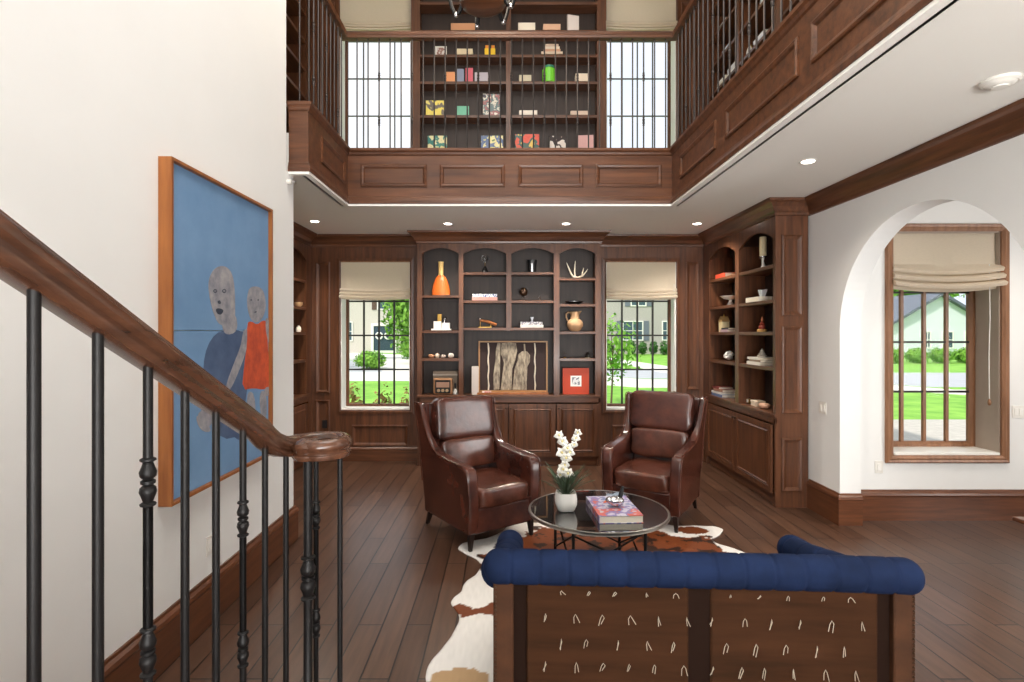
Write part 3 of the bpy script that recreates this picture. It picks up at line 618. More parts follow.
for (i, j) in inside:
    for a, b in ((0, 0), (1, 0), (1, 1), (0, 1)):
        if (i+a, j+b) not in idx:
            x = gx0+(i+a)*st_; y = gy0+(j+b)*st_; idx[i+a, j+b] = len(mb.v); mb.v.append((x-.75, y-3.7, .007+.002*noise.noise(Vector((x*4, y*4, 3)))))
for (i, j) in inside: mb.f.append((idx[i, j], idx[i+1, j], idx[i+1, j+1], idx[i, j+1])); mb.m.append(0)
edge_n = {}
bm_ = {}
for f in mb.f:
    for a, b in zip(f, f[1:]+f[:1]): bm_[(min(a, b), max(a, b))] = bm_.get((min(a, b), max(a, b)), 0)+1
for (a, b), c in bm_.items():
    if c == 1: edge_n.setdefault(a, []).append(b); edge_n.setdefault(b, []).append(a)
for _ in range(10):
    nv = {k: (sum(mb.v[q][0] for q in v)/len(v), sum(mb.v[q][1] for q in v)/len(v), mb.v[k][2]) for k, v in edge_n.items()}
    for k, q in nv.items(): mb.v[k] = (mb.v[k][0]*.5+q[0]*.5, mb.v[k][1]*.5+q[1]*.5, q[2])
rug = mb.build('cowhide_rug', hide, None, smooth='keep', loc=(.75, 3.7, 0)); tag(rug, 'brown and white cowhide rug under the coffee table and armchairs', 'rug')
so = rug.modifiers.new('thick', 'SOLIDIFY'); so.thickness = .006; so.offset = -1
ca = rug.data.color_attributes.new('coat', 'FLOAT_COLOR', 'POINT'); Wc, Bc, Tc, Dc = lin(226, 222, 216), lin(112, 58, 30), lin(178, 146, 108), lin(48, 28, 20)
for k, v in enumerate(rug.data.vertices):
    x, y = v.co.x+.75, v.co.y+3.7; n1 = noise.fractal(Vector((x*2.2, y*2.2, 7)), 1, 2, 4); n2 = noise.fractal(Vector((x*9, y*9, 2)), 1, 2, 3)
    e = ((x-.82)/.98)**2+((y-4.1)/.72)**2+n1*.55+n2*.12
    c = Wc
    if e < 1: c = Bc if n2+n1*.5 > -.28 else Dc
    if e < 1 and n1 > .62: c = Wc
    if ((x+.27)/.07)**2+((y-3.36)/.07)**2+n2 < 1 or (-.27 < x < 0 and abs(y-3.34-.3*(x+.2)) < .035+.5*max(0, x+.16)+n2*.02): c = Bc
    if ((x+.24)/.16)**2+((y-2.62)/.15)**2+n2*.6+n1*.3 < 1: c = Tc
    if ((x-1.62)/.14)**2+((y-4.72)/.09)**2+n2*.8 < 1: c = Bc
    h = 1+.08*noise.noise(Vector((x*60, y*12, 0))); ca.data[k].color = (c[0]*h, c[1]*h, c[2]*h, 1)

# ================================================================ armchairs
def side_panel(sgn):
    P = [(-.395, .13), (-.425, .26), (-.43, .40), (-.428, .52), (-.422, .60), (-.40, .648), (-.345, .670), (-.10, .680), (.08, .698), (.17, .745), (.235, .83), (.28, .93), (.315, 1.03), (.335, 1.085), (.36, 1.10), (.44, 1.10), (.452, 1.07), (.42, .8), (.385, .4), (.36, .13)]
    mb = MB(); fl = lambda z, y: .020*max(0, z-.3)/.4+.05*max(0, z-.8)
    vs = []
    for s_, xx in ((0, .262), (1, .365)):
        for y, z in P: vs.append((sgn*(xx+fl(z, y)-(.01 if s_ and z < .2 else 0)+(.045*min(1, max(0, (z-.66)/.2)) if not s_ else 0)), y, z))
    n = len(P); mb.add(vs, [tuple(range(n)), tuple(range(2*n-1, n-1, -1))]+[(i, i+n, (i+1) % n+n, (i+1) % n) for i in range(n)]); 
    return mb, [(sgn*(.365+fl(z, y)+.001), y, z) for y, z in P]
def armchair(label, loc, rz):
    t = empty('leather_armchair', loc, rz, label, 'armchair', 'leather armchairs either side of the coffee table')
    t.scale = (.95, 1, 1)
    for s_ in (-1, 1):
        mb, out = side_panel(s_); o = mb.build('side_panel', leather, t, bevel=.022, smooth=True, seg=4, angle=40)
        wt = MB(); wt.tube([(x*1.0-s_*.002, y, z) for x, y, z in out[1:-1]], .0045, 6); wt.build('piping', leather2, o, smooth=True)
    mb = MB(); mb.prism([(.30, .13), (.35, .5), (.40, 1.085), (.45, 1.085), (.425, .8), (.385, .4), (.36, .13)], -.36, .36, 'x'); mb.build('outer_back', leather, t, bevel=.02, smooth=True, seg=3)
    mb = MB(); mb.prism([(.22, .40), (.30, .80), (.345, 1.09), (.40, 1.09), (.34, .40)], -.30, .30, 'x'); mb.build('inner_back', leather, t, bevel=.02, smooth=True)
    mb = MB(); mb.M = Matrix.Translation((0, .262, .955)) @ Matrix.Rotation(-.15, 4, 'X'); mb.blob((0, 0, 0), (.318, .080, .185), .27, 48, 24, .020, seed=3); mb.build('back_cushion', leather, t, smooth='all')
    mb = MB(); mb.M = Matrix.Translation((0, .205, .64)) @ Matrix.Rotation(-.12, 4, 'X'); mb.blob((0, 0, 0), (.292, .085, .14), .30, 44, 22, .018, seed=9); mb.build('lumbar_cushion', leather2, t, smooth='all')
    mb = MB(); mb.blob((0, -.125, .405), (.275, .315, .088), .27, 48, 20, .014, seed=5); mb.build('seat_cushion', leather2, t, smooth='all')
    wl = MB(); wl.tube([(-.27, -.41, .345), (-.27, -.425, .35), (.27, -.425, .35), (.27, -.41, .345)], .005, 6); wl.build('piping', leather, t, smooth=True)
    mb = MB(); mb.box(-.30, .30, -.405, .34, .13, .335); mb.build('seat_rail', leather, t, bevel=.02, smooth=True, seg=3)
    for x, y, k in ((-.31, -.36, 0), (.31, -.36, 0), (-.30, .34, 1), (.30, .34, 1)):
        mb = MB(); dy = .05 if k else -.005; dx = .01*(1 if x > 0 else -1); vs = []
        for z, r, f in ((.135, .024, 0), (0, .014, 1)): vs += [(x+dx*f+a*r, y+dy*f+b*r, z) for a, b in ((-1, -1), (1, -1), (1, 1), (-1, 1))]
        mb.add(vs, [(0, 1, 2, 3)[::-1], (4, 5, 6, 7), (0, 1, 5, 4), (1, 2, 6, 5), (2, 3, 7, 6), (3, 0, 4, 7)]); mb.build('leg', darkleg, t, bevel=.003)
    return t
armchair('oxblood leather wing armchair beside the potted orchid, angled away from the windows', (-.235, 4.73, .009), math.radians(35))
armchair('oxblood leather wing armchair in front of the cord-pulled window, by the coffee table book', (1.415, 5.13, .009), math.radians(-32))

# ================================================================ coffee table
tx, ty, tz = .672, 3.90, .46
t = empty('coffee_table', (tx, ty, .009), 0, 'round black glass coffee table with a silver rim and crossed iron legs', 'table'); t.scale = (1, .955, 1)
dk = mat('black_mirror_glass', lin(16, 16, 16), .02, spec=.8, ior=2.3, coat=.5)
mb = MB(); mb.lathe([(0, .436), (.492, .436), (.492, .4505), (0, .4505)], n=72); mb.build('glass_top', dk, t)
n = 72; mb = MB(); vs = []; P = [(.488, .428), (.500, .428), (.504, .438), (.502, .450), (.495, .4535), (.486, .452), (.486, .4505), (.492, .4505), (.492, .436), (.488, .436)]
for i in range(n): vs += [(a*math.cos(2*PI*i/n), a*math.sin(2*PI*i/n), b) for a, b in P]
L = len(P); mb.add(vs, [(i*L+k, i*L+(k+1) % L, ((i+1) % n)*L+(k+1) % L, ((i+1) % n)*L+k) for i in range(n) for k in range(L)]); mb.build('rim', mat('satin_steel', lin(168, 166, 162), .3, metal=1), t, smooth=True)
for k in range(4):
    a = PI/4+k*PI/2+.15; ca, sa = math.cos(a), math.sin(a)
    mb = MB(); mb.tube([(.36*ca, .36*sa, 0), (.36*ca, .36*sa, .436)], .011, 10); mb.blob((.36*ca, .36*sa, .39), (.018, .018, .014), 1, 10, 8); mb.blob((.36*ca, .36*sa, .06), (.017, .017, .012), 1, 10, 8); mb.build('leg', iron, t, smooth=True)
    b = a+PI/2; mb = MB(); mb.tube([(.36*ca, .36*sa, .36), (.36*math.cos(b), .36*math.sin(b), .10)], .007, 8); mb.build('cross_brace', iron, t, smooth=True)
    mb = MB(); mb.tube([(.36*ca, .36*sa, .10), (.36*math.cos(b), .36*math.sin(b), .36)], .007, 8); mb.build('cross_brace', iron, t, smooth=True)
mb = MB(); q = [(.36*math.cos(2*PI*i/36), .36*math.sin(2*PI*i/36), .425) for i in range(37)]; mb.tube(q, .010, 8); mb.build('under_hoop', iron, t, smooth=True)
TT = .46+.001
# orchid
o = empty('potted_orchid', (X(566, 3.86), 3.87, TT+.002), 0, 'white orchid in a square white ceramic pot on the coffee table', 'potted plant')
mb = MB(); mb.lathe([(.052, 0), (.062, .012), (.076, .05), (.078, .085), (.070, .130), (.064, .130), (.064, .105), (0, .105)], n=32, sq=4); mb.build('pot', white, o, smooth=True)
mb = MB(); mb.lathe([(.058, .098), (.03, .108), (0, .11)], n=24, sq=4); mb.build('soil', mat('bark_mulch', lin(70, 50, 36), .9, bump=1, bscale=90), o)
leafm = mat('orchid_leaf', lin(84, 102, 76), .45, colb=lin(50, 66, 48), vscale=9); petm = mat('orchid_petal', lin(240, 238, 230), .5)
rnd = random.Random(4)
for k in range(52):
    a = rnd.uniform(0, 2*PI); ln = rnd.uniform(.15, .29); up = rnd.uniform(.8, 1.5); w_ = rnd.uniform(.007, .013); mb = MB(); vs = []; N_ = 6
    for i in range(N_+1):
        f = i/N_; r = .015+ln*f*math.cos(up*(1-.2*f)); z = .105+ln*math.sin(up)*f-.07*f*f*(1.4-up*.6); ww = w_*math.sin(PI*(.12+.86*f))
        for s_ in (-1, 1): vs.append((r*math.cos(a)-s_*ww*math.sin(a), r*math.sin(a)+s_*ww*math.cos(a), z))
        vs.append((r*math.cos(a), r*math.sin(a), z-.003))
    fs = []
    for i in range(N_): p = i*3; fs += [(p, p+2, p+5, p+3), (p+2, p+1, p+4, p+5)]
    mb.add(vs, fs); lf = mb.build('leaf', leafm, o, smooth='keep'); sm = lf.modifiers.new('t', 'SOLIDIFY'); sm.thickness = .0012
stems = [[(0, 0, .1), (.005, .0, .22), (.0, 0, .34), (-.02, -.01, .46), (-.045, -.01, .53), (-.065, -.01, .545)], [(.01, 0, .1), (.02, .01, .25), (.03, .01, .40), (.05, 0, .50), (.075, -.005, .565), (.09, -.01, .57)]]
for sp in stems: mb = MB(); mb.tube(sp, .0028, 6); mb.build('stem', leafm, o, smooth=True)
def flower(c, s_, tilt):
    mb = MB(); M0 = Matrix.Translation(c) @ Matrix.Rotation(tilt[0], 4, 'Z') @ Matrix.Rotation(tilt[1], 4, 'X')
    for k in range(5):
        a = PI/2+2*PI*k/5; mb.M = M0 @ Matrix.Rotation(a, 4, 'Y'); L_ = s_*(1 if k not in (1, 4) else 1.1); W_ = s_*(.42 if k not in (1, 4) else .62); vs = [(0, 0, 0)]; m_ = 8
        ring_ = []
        for i in range(m_+1):
            f = i/m_; ring_.append((L_*f, W_*math.sin(PI*f**.8)*.9, -.18*s_*math.sin(PI*f)))
        vs = [(x, z, y) for x, y, z in ring_]+[(x, z, -y) for x, y, z in ring_]; vs = [(x, yy-.02*s_, z) for x, yy, z in vs]
        mb.add(vs, [(i, i+1, i+m_+2, i+m_+1) for i in range(m_)], 0)
    mb.M = M0; mb.blob((0, -.012*s_/.03, 0), (s_*.18, s_*.25, s_*.2), 1, 8, 6, mi=1)
    f_ = mb.build('flower', [petm, mat('orchid_lip', lin(236, 220, 150), .5) if 'orchid_lip' not in bpy.data.materials else bpy.data.materials['orchid_lip']], o, smooth='keep'); sm = f_.modifiers.new('t', 'SOLIDIFY'); sm.thickness = .0015
for c, s_, tl in (((-.055, -.03, .545), .036, (.3, .2)), ((-.025, -.03, .50), .04, (-.3, 0)), ((.005, -.035, .455), .038, (.2, .2)), ((-.04, -.035, .42), .042, (.5, -.1)), ((.0, -.035, .385), .042, (-.2, .1)), ((.03, -.03, .42), .034, (-.5, 0)), ((.085, -.02, .56), .030, (-.5, .2)), ((.07, -.02, .52), .032, (-.2, 0)), ((.055, -.02, .475), .03, (.1, .2)), ((-.03, -.04, .30), .044, (.3, -.2)), ((.012, -.045, .275), .042, (-.2, -.1)), ((-.012, -.03, .335), .035, (0, .2)), ((-.05, -.03, .26), .03, (.6, 0))): flower(c, s_, tl)
# book on the table
def book(label, loc, rz, w_, d, h, cover, group=None, spine='y', name='book', cat='book'):
    t = MB(); e = .003
    t.box(-w_/2, w_/2, -d/2, d/2, 0, e, 0); t.box(-w_/2, w_/2, -d/2, d/2, h-e, h, 0); t.box(-w_/2, -w_/2+e, -d/2, d/2, e, h-e, 0) if spine == 'x' else t.box(-w_/2, w_/2, -d/2, -d/2+e, e, h-e, 0)
    o = t.build(name, cover, None, loc=loc); o.rotation_euler = (0, 0, rz); tag(o, label, cat, group)
    p = MB(); p.box(-w_/2+e, w_/2-.004, -d/2+.004, d/2-.004, e, h-e); p.build('pages', paper, o); return o
def art_mat(name, cols, scale=8, seed=0):
    m = bpy.data.materials.new(name); m.use_nodes = True; t = m.node_tree; b = t.nodes['Principled BSDF']; b.inputs['Roughness'].default_value = .35
    tc = t.nodes.new('ShaderNodeTexCoord'); mp = t.nodes.new('ShaderNodeMapping'); mp.inputs['Location'].default_value = (seed, seed*.7, 0); n = t.nodes.new('ShaderNodeTexNoise'); n.inputs['Scale'].default_value = scale; n.inputs['Detail'].default_value = 2
    r = t.nodes.new('ShaderNodeValToRGB'); r.color_ramp.interpolation = 'CONSTANT'; r.color_ramp.elements[0].color = cols[0]; r.color_ramp.elements[0].position = 0; r.color_ramp.elements[1].position = .66; r.color_ramp.elements[1].color = cols[-1]
    k = len(cols)-2
    for i in range(k): e = r.color_ramp.elements.new(.36+(.3)*i/max(1, k)); e.color = cols[i+1]
    t.links.new(tc.outputs['Object'], mp.inputs[0]); t.links.new(mp.outputs[0], n.inputs[0]); t.links.new(n.outputs[0], r.inputs[0]); t.links.new(r.outputs[0], b.inputs['Base Color']); return m
bc = art_mat('mauve_art_cover', [lin(110, 124, 168), lin(196, 190, 204), lin(130, 120, 168), lin(196, 96, 84), lin(190, 188, 198)], 12, 3)
book('thick coffee table book with a mauve and blue painted cover on the round table', (.765, 3.82, TT), math.radians(3), .30, .44, .05, bc, spine='x')
t = empty('bird_figurine', (.775, 3.78, TT+.0515), math.radians(10), 'small chrome bird figurine standing on the coffee table book', 'figurine'); t.scale = (1.35, 1.35, 1.35)
mb = MB(); mb.blob((0, 0, .030), (.045, .028, .028), 1, 18, 12); mb.blob((-.032, 0, .036), (.024, .02, .02), 1, 14, 10); mb.build('body', chrome, t, smooth='all')
mb = MB(); mb.tube([(.02, 0, .04), (.032, 0, .075), (.04, 0, .105)], [.012, .012, .004], 8); mb.build('tail', black, t, smooth=True)
mb = MB(); mb.tube([(-.05, 0, .032), (-.068, 0, .026)], [.008, .002], 8); mb.build('beak', orange, t, smooth=True)

# ================================================================ tufted sofa seen from behind
sf = empty('tufted_sofa', (.775, 2.17, .012), math.radians(-2.8), 'navy tufted loveseat seen from behind, brown webbed back panels with loose threads', 'sofa')
velvet = mat('navy_velvet', lin(25, 38, 68), .85, colb=lin(18, 28, 51), vscale=6, spec=.12, bump=.15, bscale=60)
brownf = mat('brown_back_fabric', lin(64, 39, 24), .85, spec=.08, colb=lin(47, 29, 17), stretch=(.6, 1, 6), vscale=3, bump=.2, bscale=300)
tanf = mat('tan_leather_edge', lin(76, 48, 31), .7, spec=.15, colb=lin(57, 36, 24), vscale=9)
darkf = mat('dark_back_rail', lin(32, 19, 13), .8, spec=.08)
def roll(pts, r, sp=.115, ph=0, seg=.006):
    P = [Vector(p) for p in pts]; L_ = [0]
    for a, b in zip(P, P[1:]): L_.append(L_[-1]+(b-a).length)
    out = []; rs = []; n = int(L_[-1]/seg)
    for i in range(n+1):
        d = L_[-1]*i/n; j = max(k for k in range(len(L_)) if L_[k] <= d+1e-9); j = min(j, len(P)-2); f = (d-L_[j])/(L_[j+1]-L_[j]); out.append(P[j].lerp(P[j+1], f))
        c = ((d+ph) % sp); c = min(c, sp-c); e = min(d, L_[-1]-d); k = math.sqrt(max(0.02, 1-max(0, 1-e/(r*.9))**2)); rs.append(r*k*(1-.075*math.exp(-(c/.006)**2)-.012*(1-c/(sp/2))**2))
    return out, rs
p, rs = roll([(-.865, 0, .758), (-.80, 0, .765), (.5, 0, .765), (.80, .0, .760), (.865, .0, .750)], .069); mb = MB(); mb.tube(p, rs, 24); mb.build('back_roll', velvet, sf, smooth='all')
for s_ in (-1, 1):
    p, rs = roll([(s_*.80, -.005, .745), (s_*.81, .10, .710), (s_*.80, .36, .612), (s_*(.74 if s_ > 0 else .785), .62, .568), (s_*(.715 if s_ > 0 else .785), .82, .560)], .074, ph=.03); mb = MB(); mb.tube(p, rs, 22); o = mb.build('arm_roll', velvet, sf, smooth='all')
    mb = MB(); mb.prism([(0, .12), (0, .74), (.12, .68), (.40, .57), (.72, .53), (.76, .48), (.76, .12)], s_*.71, s_*.78, 'x'); mb.build('arm_panel', velvet, sf, bevel=.012, smooth=True)
mb = MB(); mb.box(-.75, .75, .015, .12, .30, .75); mb.build('inner_back', velvet, sf, bevel=.03, smooth=True)
mb = MB(); mb.blob((0, .42, .37), (.73, .34, .09), .3, 48, 16); mb.build('seat_cushion', velvet, sf, smooth='all')
mb = MB(); mb.box(-.76, .76, .02, .76, .12, .30); mb.build('seat_base', velvet, sf, bevel=.015)
for a, b in ((-.688, -.042), (.042, .688)): mb = MB(); mb.box(a, b, -.024, .02, .12, .71); mb.build('back_panel', brownf, sf, bevel=.010, smooth=True)
mb = MB(); mb.box(-.045, .045, -.015, .02, .12, .71); mb.build('centre_rail', darkf, sf)
for s_ in (-1, 1):
    mb = MB(); mb.box(s_*.74, s_*.685, -.008, .02, .12, .71); mb.build('groove_rail', darkf, sf)
    mb = MB(); mb.box(s_*.74, s_*.822, -.036, .03, .12, .71); o = mb.build('edge_band', tanf, sf, bevel=.008, smooth=True)
    mb = MB()
    for k in range(32): mb.blob((s_*.812, -.037, .13+k*.0182), (.0055, .004, .0055), 1, 6, 4)
    mb.build('nail_trim', bronze, o, smooth='keep')
    for y in (.03, .68): mb = MB(); mb.lathe([(.018, -.012 if y < .1 else 0), (.026, .05), (.022, .07), (.03, .12)], (s_*.74, y, 0), 12); mb.build('leg', darkleg, sf, smooth=True)
thr = mat('pale_thread', lin(180, 168, 150), .8); rnd = random.Random(11)
rows = [(.683, [559, 587, 613, 644, 673, 727, 756, 783, 817, 843]), (.59, [543, 573, 600, 628, 656, 684, 709, 741, 767, 795, 825, 854]), (.49, [559, 584, 616, 645, 671, 723, 752, 781, 811, 837]), (.397, [543, 574, 601, 627, 652, 681, 710, 738, 760, 788, 819, 848]), (.30, [559, 587, 613, 644, 673, 727, 756, 783, 817, 843])]
for z, xs in rows:
    for px in xs:
        xl = (px-697)/252.; xl = max(-.66, min(.66, xl)); ww = rnd.uniform(.002, .020); hh = rnd.uniform(.035, .052)*(.45 if z > .65 else 1); sk = rnd.uniform(-.014, .014); yb = -.026 if abs(xl) > .045 else -.02
        pts = [(xl-ww/2+sk*.3, yb, z-hh*.9), (xl-ww*.4, yb-.003, z-hh*.3), (xl, yb-.003, z), (xl+ww*.4, yb-.003, z-hh*.25), (xl+ww/2+sk, yb, z-hh*rnd.uniform(.7, 1.05))]
        mb = MB(); mb.tube(pts, .0016, 5); mb.build('tufting_thread', thr, sf, smooth=True)
# hall bench corner
t = empty('hall_bench', (4.09, 3.62, 0), 0, 'dark walnut bench in the hall, only its corner showing by the baseboard', 'bench')
mb = MB(); mb.box(-.565, .6, -.19, .14, .425, .455); mb.build('bench_top', basewood, t, bevel=.01)
for x in (-.28, .5):
    for y in (-.14, .09): mb = MB(); mb.box(x-.025, x+.025, y-.025, y+.025, 0, .425); mb.build('leg', darkleg, t, bevel=.003)
# ================================================================ ornaments on the lower bookcase
SY = 7.13                              # where ornaments stand on the back bookcase shelves
def sx(p, Y=SY): return X(p, Y)
def SH(n): return n+.0005
cm = {}
def cmat(r, g, b, rough=.5, **k):
    key = (r, g, b, rough)
    if key not in cm: cm[key] = mat('paint_%d_%d_%d' % (r, g, b), lin(r, g, b), rough, **k)
    return cm[key]
def T1(name, label, cat, loc, rz=0, group=None): return empty(name, loc, rz, label, cat, group)
# bay A
t = T1('vase', 'flat orange vase with a pale gold neck on the top shelf', 'vase', (sx(441), SY, SH(2.224)))
mb = MB(); mb.lathe([(.115, 0), (.120, .02), (.118, .07), (.105, .14), (.085, .20), (.060, .245), (.036, .27)], n=28, sy=.55); mb.build('body', orange, t, smooth=True)
mb = MB(); mb.lathe([(.036, .265), (.032, .29), (.033, .42), (.038, .445), (.030, .445), (.0, .40)], n=20); mb.build('neck', cmat(226, 190, 120, .4), t, smooth=True)
t = T1('block_sculpture', 'sculpture of stacked white and brass blocks on a white slab', 'sculpture', (sx(441.5), SY, SH(1.764)))
mb = MB(); mb.box(-.13, .13, -.05, .05, 0, .022); mb.build('slab', white, t, bevel=.003)
mb = MB(); mb.box(-.10, .0, -.04, .04, .022, .12); mb.build('block', white, t, bevel=.003); mb = MB(); mb.box(.005, .11, -.04, .04, .022, .10); mb.build('block', white, t, bevel=.003)
mb = MB(); mb.box(-.05, .005, -.03, .03, .12, .215); mb.build('post', brass, t, bevel=.004); mb = MB(); mb.tube([(.04, 0, .10), (.04, 0, .14)], .008); mb.blob((.045, 0, .155), (.022, .022, .022), 1, 14, 10); mb.build('ball', chrome, t, smooth=True)
for k, (p, w_, h, c, lb) in enumerate(((431, .04, .04, (190, 140, 104), 'rough tan mineral rock, first in a line of four'), (437, .032, .045, (216, 196, 176), 'pale peach mineral rock second in the line of four'), (443.5, .036, .036, (188, 172, 160), 'grey mineral rock third in the line of four'), (451.3, .04, .05, (226, 216, 204), 'largest white crystal rock, last of the line of four'))):
    mb = MB(); mb.blob((0, 0, h*.5), (w_, .03, h*.62), .8, 12, 8, .012, seed=k*5); o = mb.build('mineral_rock', cmat(*c, .5), None, smooth='keep', loc=(sx(p), SY, SH(1.40)+h*.16)); tag(o, lb, 'rock', 'rocks lined up on a shelf')
t = T1('storage_case', 'shallow grey leather case leaning behind the retro radio', 'case', (sx(445), SY+.085, SH(.924)))
mb = MB(); mb.box(-.165, .165, -.03, .04, 0, .30); mb.build('body', cmat(150, 132, 114), t, bevel=.01); mb = MB(); mb.box(-.166, .166, -.034, -.028, .24, .26); mb.build('strap', cmat(196, 184, 168), t)
t = T1('retro_radio', 'small wooden retro radio with three dials beside the framed bone artwork', 'radio', (sx(443.5), SY-.03, SH(.924)))
mb = MB(); mb.box(-.125, .125, -.05, .05, 0, .215); mb.build('case', cmat(158, 116, 82, .4), t, bevel=.02)
mb = MB(); mb.box(-.10, .10, -.054, -.048, .02, .19); mb.build('face', black, t, bevel=.002); mb = MB(); mb.box(-.085, .085, -.057, -.053, .095, .165); mb.build('dial_window', cmat(168, 132, 112), t)
for k in range(3): mb = MB(); mb.tube([((k-1)*.055, -.05, .055), ((k-1)*.055, -.064, .055)], .02, 16); mb.build('knob', cmat(176, 150, 116, .3), t, smooth=True)
t = T1('pewter_bell', 'small dark bell ornament at the side of the retro radio', 'ornament', (sx(455.5), SY-.02, SH(.924)))
mb = MB(); mb.lathe([(.03, 0), (.028, .02), (.018, .06), (.012, .07), (0, .075)], n=16); mb.build('body', white, t, smooth=True); mb = MB(); mb.lathe([(.006, .07), (.014, .10), (.012, .14), (0, .15)], n=12); mb.build('handle', black, t, smooth=True)
# bay B
t = T1('finial_ornament', 'black and brass pyramid ornament topped by a glass bubble', 'ornament', (sx(485), SY, SH(2.523)))
mb = MB(); mb.lathe([(.045, 0), (.046, .015), (.024, .06), (.01, .085), (0, .09)], n=14); mb.build('base', black, t, smooth=True); mb = MB(); mb.lathe([(.034, .0), (.036, .03), (.01, .034)], n=12); mb.build('collar', brass, t, smooth=True)
mb = MB(); mb.tube([(0, 0, .085), (0, 0, .14)], .004, 8); mb.build('stem', brass, t); mb = MB(); mb.blob((0, 0, .19), (.055, .055, .05), 1, 20, 14); mb.build('bubble', glass, t, smooth='all')
book('pink book under a white one in the second bay, bottom of the pair', (sx(485), SY, SH(2.155)), 0, .33, .20, .042, cmat(206, 150, 140), 'pair of books in the second bay')
book('white book with blue lettering blocks on top of the pink one', (sx(485), SY, SH(2.197)), 0, .32, .20, .042, art_mat('blue_spine_print', [lin(235, 232, 228), lin(235, 232, 228), lin(90, 110, 160), lin(235, 232, 228)], 40), 'pair of books in the second bay')
t = T1('brass_telescope', 'tapered wooden telescope resting on a small brass stand', 'telescope', (sx(487), SY, SH(1.80)))
mb = MB(); mb.tube([(-.09, 0, .095), (-.02, 0, .085), (.02, 0, .075), (.125, 0, .035)], [.016, .017, .020, .021], 14); mb.build('barrel', orangewood, t, smooth=True)
mb = MB(); mb.box(-.11, .06, -.03, .03, 0, .010); mb.tube([(-.09, 0, .01), (-.09, 0, .09)], .006, 8); mb.tube([(.05, 0, .01), (.05, 0, .06)], .006, 8); mb.build('stand', brass, t); mb = MB(); mb.blob((-.095, 0, .115), (.014, .014, .018), 1, 10, 8); mb.build('thumb_screw', chrome, t, smooth=True)
# bay C
t = T1('black_vase', 'black ribbed vase with a pale streak on the top shelf of the third bay', 'vase', (sx(532), SY, SH(2.523)))
mb = MB(); mb.lathe([(.045, 0), (.05, .02), (.055, .09), (.062, .14), (.066, .165), (.055, .16), (.045, .1), (0, .09)], n=20, sq=3); mb.build('body', black, t, smooth=True); mb = MB(); mb.box(-.012, .008, -.060, -.05, .01, .12); mb.build('inlay', chrome, t)
t = T1('desk_globe', 'small dark desk globe with brass caps on a short stand', 'globe', (sx(523.5), SY, SH(2.155)))
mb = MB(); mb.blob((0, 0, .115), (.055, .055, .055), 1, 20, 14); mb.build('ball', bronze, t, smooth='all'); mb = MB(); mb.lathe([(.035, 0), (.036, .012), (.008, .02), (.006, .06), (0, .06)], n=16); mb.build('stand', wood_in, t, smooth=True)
mb = MB(); mb.lathe([(.0, .17), (.02, .168), (.038, .155), (.040, .15)], n=16); mb.build('cap', brass, t, smooth=True)
t = T1('glass_bottle', 'tiny clear glass bottle near the desk globe', 'bottle', (sx(539.5), SY, SH(2.155))); mb = MB(); mb.lathe([(.018, 0), (.02, .03), (.008, .04), (.008, .055), (0, .055)], n=14); mb.build('body', glass, t, smooth=True); mb = MB(); mb.tube([(0, 0, .05), (0, 0, .065)], .006, 8); mb.build('stopper', chrome, t)
book('white book at the bottom of the pair under the glass cup', (sx(531.5), SY, SH(1.80)), 0, .30, .2, .036, cmat(232, 226, 214), 'pair of books in the third bay')
book('grey patterned book carrying a small glass cup', (sx(531), SY, SH(1.836)), 0, .285, .2, .04, art_mat('grey_spine_print', [lin(120, 116, 124), lin(120, 116, 124), lin(210, 208, 208), lin(70, 68, 76)], 40, 2), 'pair of books in the third bay')
t = T1('glass_cup', 'small faceted glass cup standing on the grey patterned book', 'cup', (sx(532), SY, SH(1.8765))); mb = MB(); mb.lathe([(.014, 0), (.012, .02), (.026, .065), (.023, .065), (.010, .025), (0, .025)], n=10); mb.build('bowl', cmat(200, 204, 214, .2), t); mb = MB(); mb.lathe([(.020, -.0), (.020, .005), (0, .006)], n=10); mb.build('foot', cmat(200, 204, 214, .2), t)
# bay D
t = T1('antler', 'pale branching antler lying on the top shelf of the fourth bay', 'antler', (sx(575), SY, SH(2.45)))
am = cmat(228, 216, 196, .5)
for i_, br in enumerate(([(-.02, 0, .02), (.04, 0, .012), (.10, 0, .035), (.14, 0, .08), (.17, .01, .125)], [(-.02, 0, .02), (-.05, 0, .06), (-.08, .0, .13), (-.11, .01, .21)], [(.0, 0, .02), (-.005, .01, .10), (.0, .01, .18), (.008, .02, .235)], [(.09, 0, .03), (.10, 0, .08), (.115, .0, .14)])):
    mb = MB(); mb.tube(br, [.014, .013, .011, .008, .003][:len(br)] if i_ == 0 else [.012, .011, .009, .003][-len(br):], 10); mb.build('beam' if i_ == 0 else 'tine', am, t, smooth=True)
t = T1('oval_bowl', 'wide dark bowl with a pale rim on the shelf below the antler', 'bowl', (sx(574), SY, SH(2.107))); mb = MB(); mb.lathe([(.06, 0), (.09, .015), (.115, .03), (.108, .03), (.06, .012), (0, .01)], n=28, sy=.8); mb.build('body', black, t, smooth=True); mb = MB(); mb.lathe([(.108, .030), (.128, .034), (.128, .037), (.108, .034)], n=28, sy=.8); mb.build('rim', chrome, t, smooth=True)
t = T1('pitcher', 'tan clay pitcher with a looped handle', 'pitcher', (sx(575), SY, SH(1.75)))
mb = MB(); mb.lathe([(.045, 0), (.07, .015), (.105, .07), (.108, .10), (.095, .135), (.06, .165), (.056, .21), (.066, .26), (.058, .26), (.05, .2), (0, .15)], n=28); mb.build('body', tan, t, smooth=True)
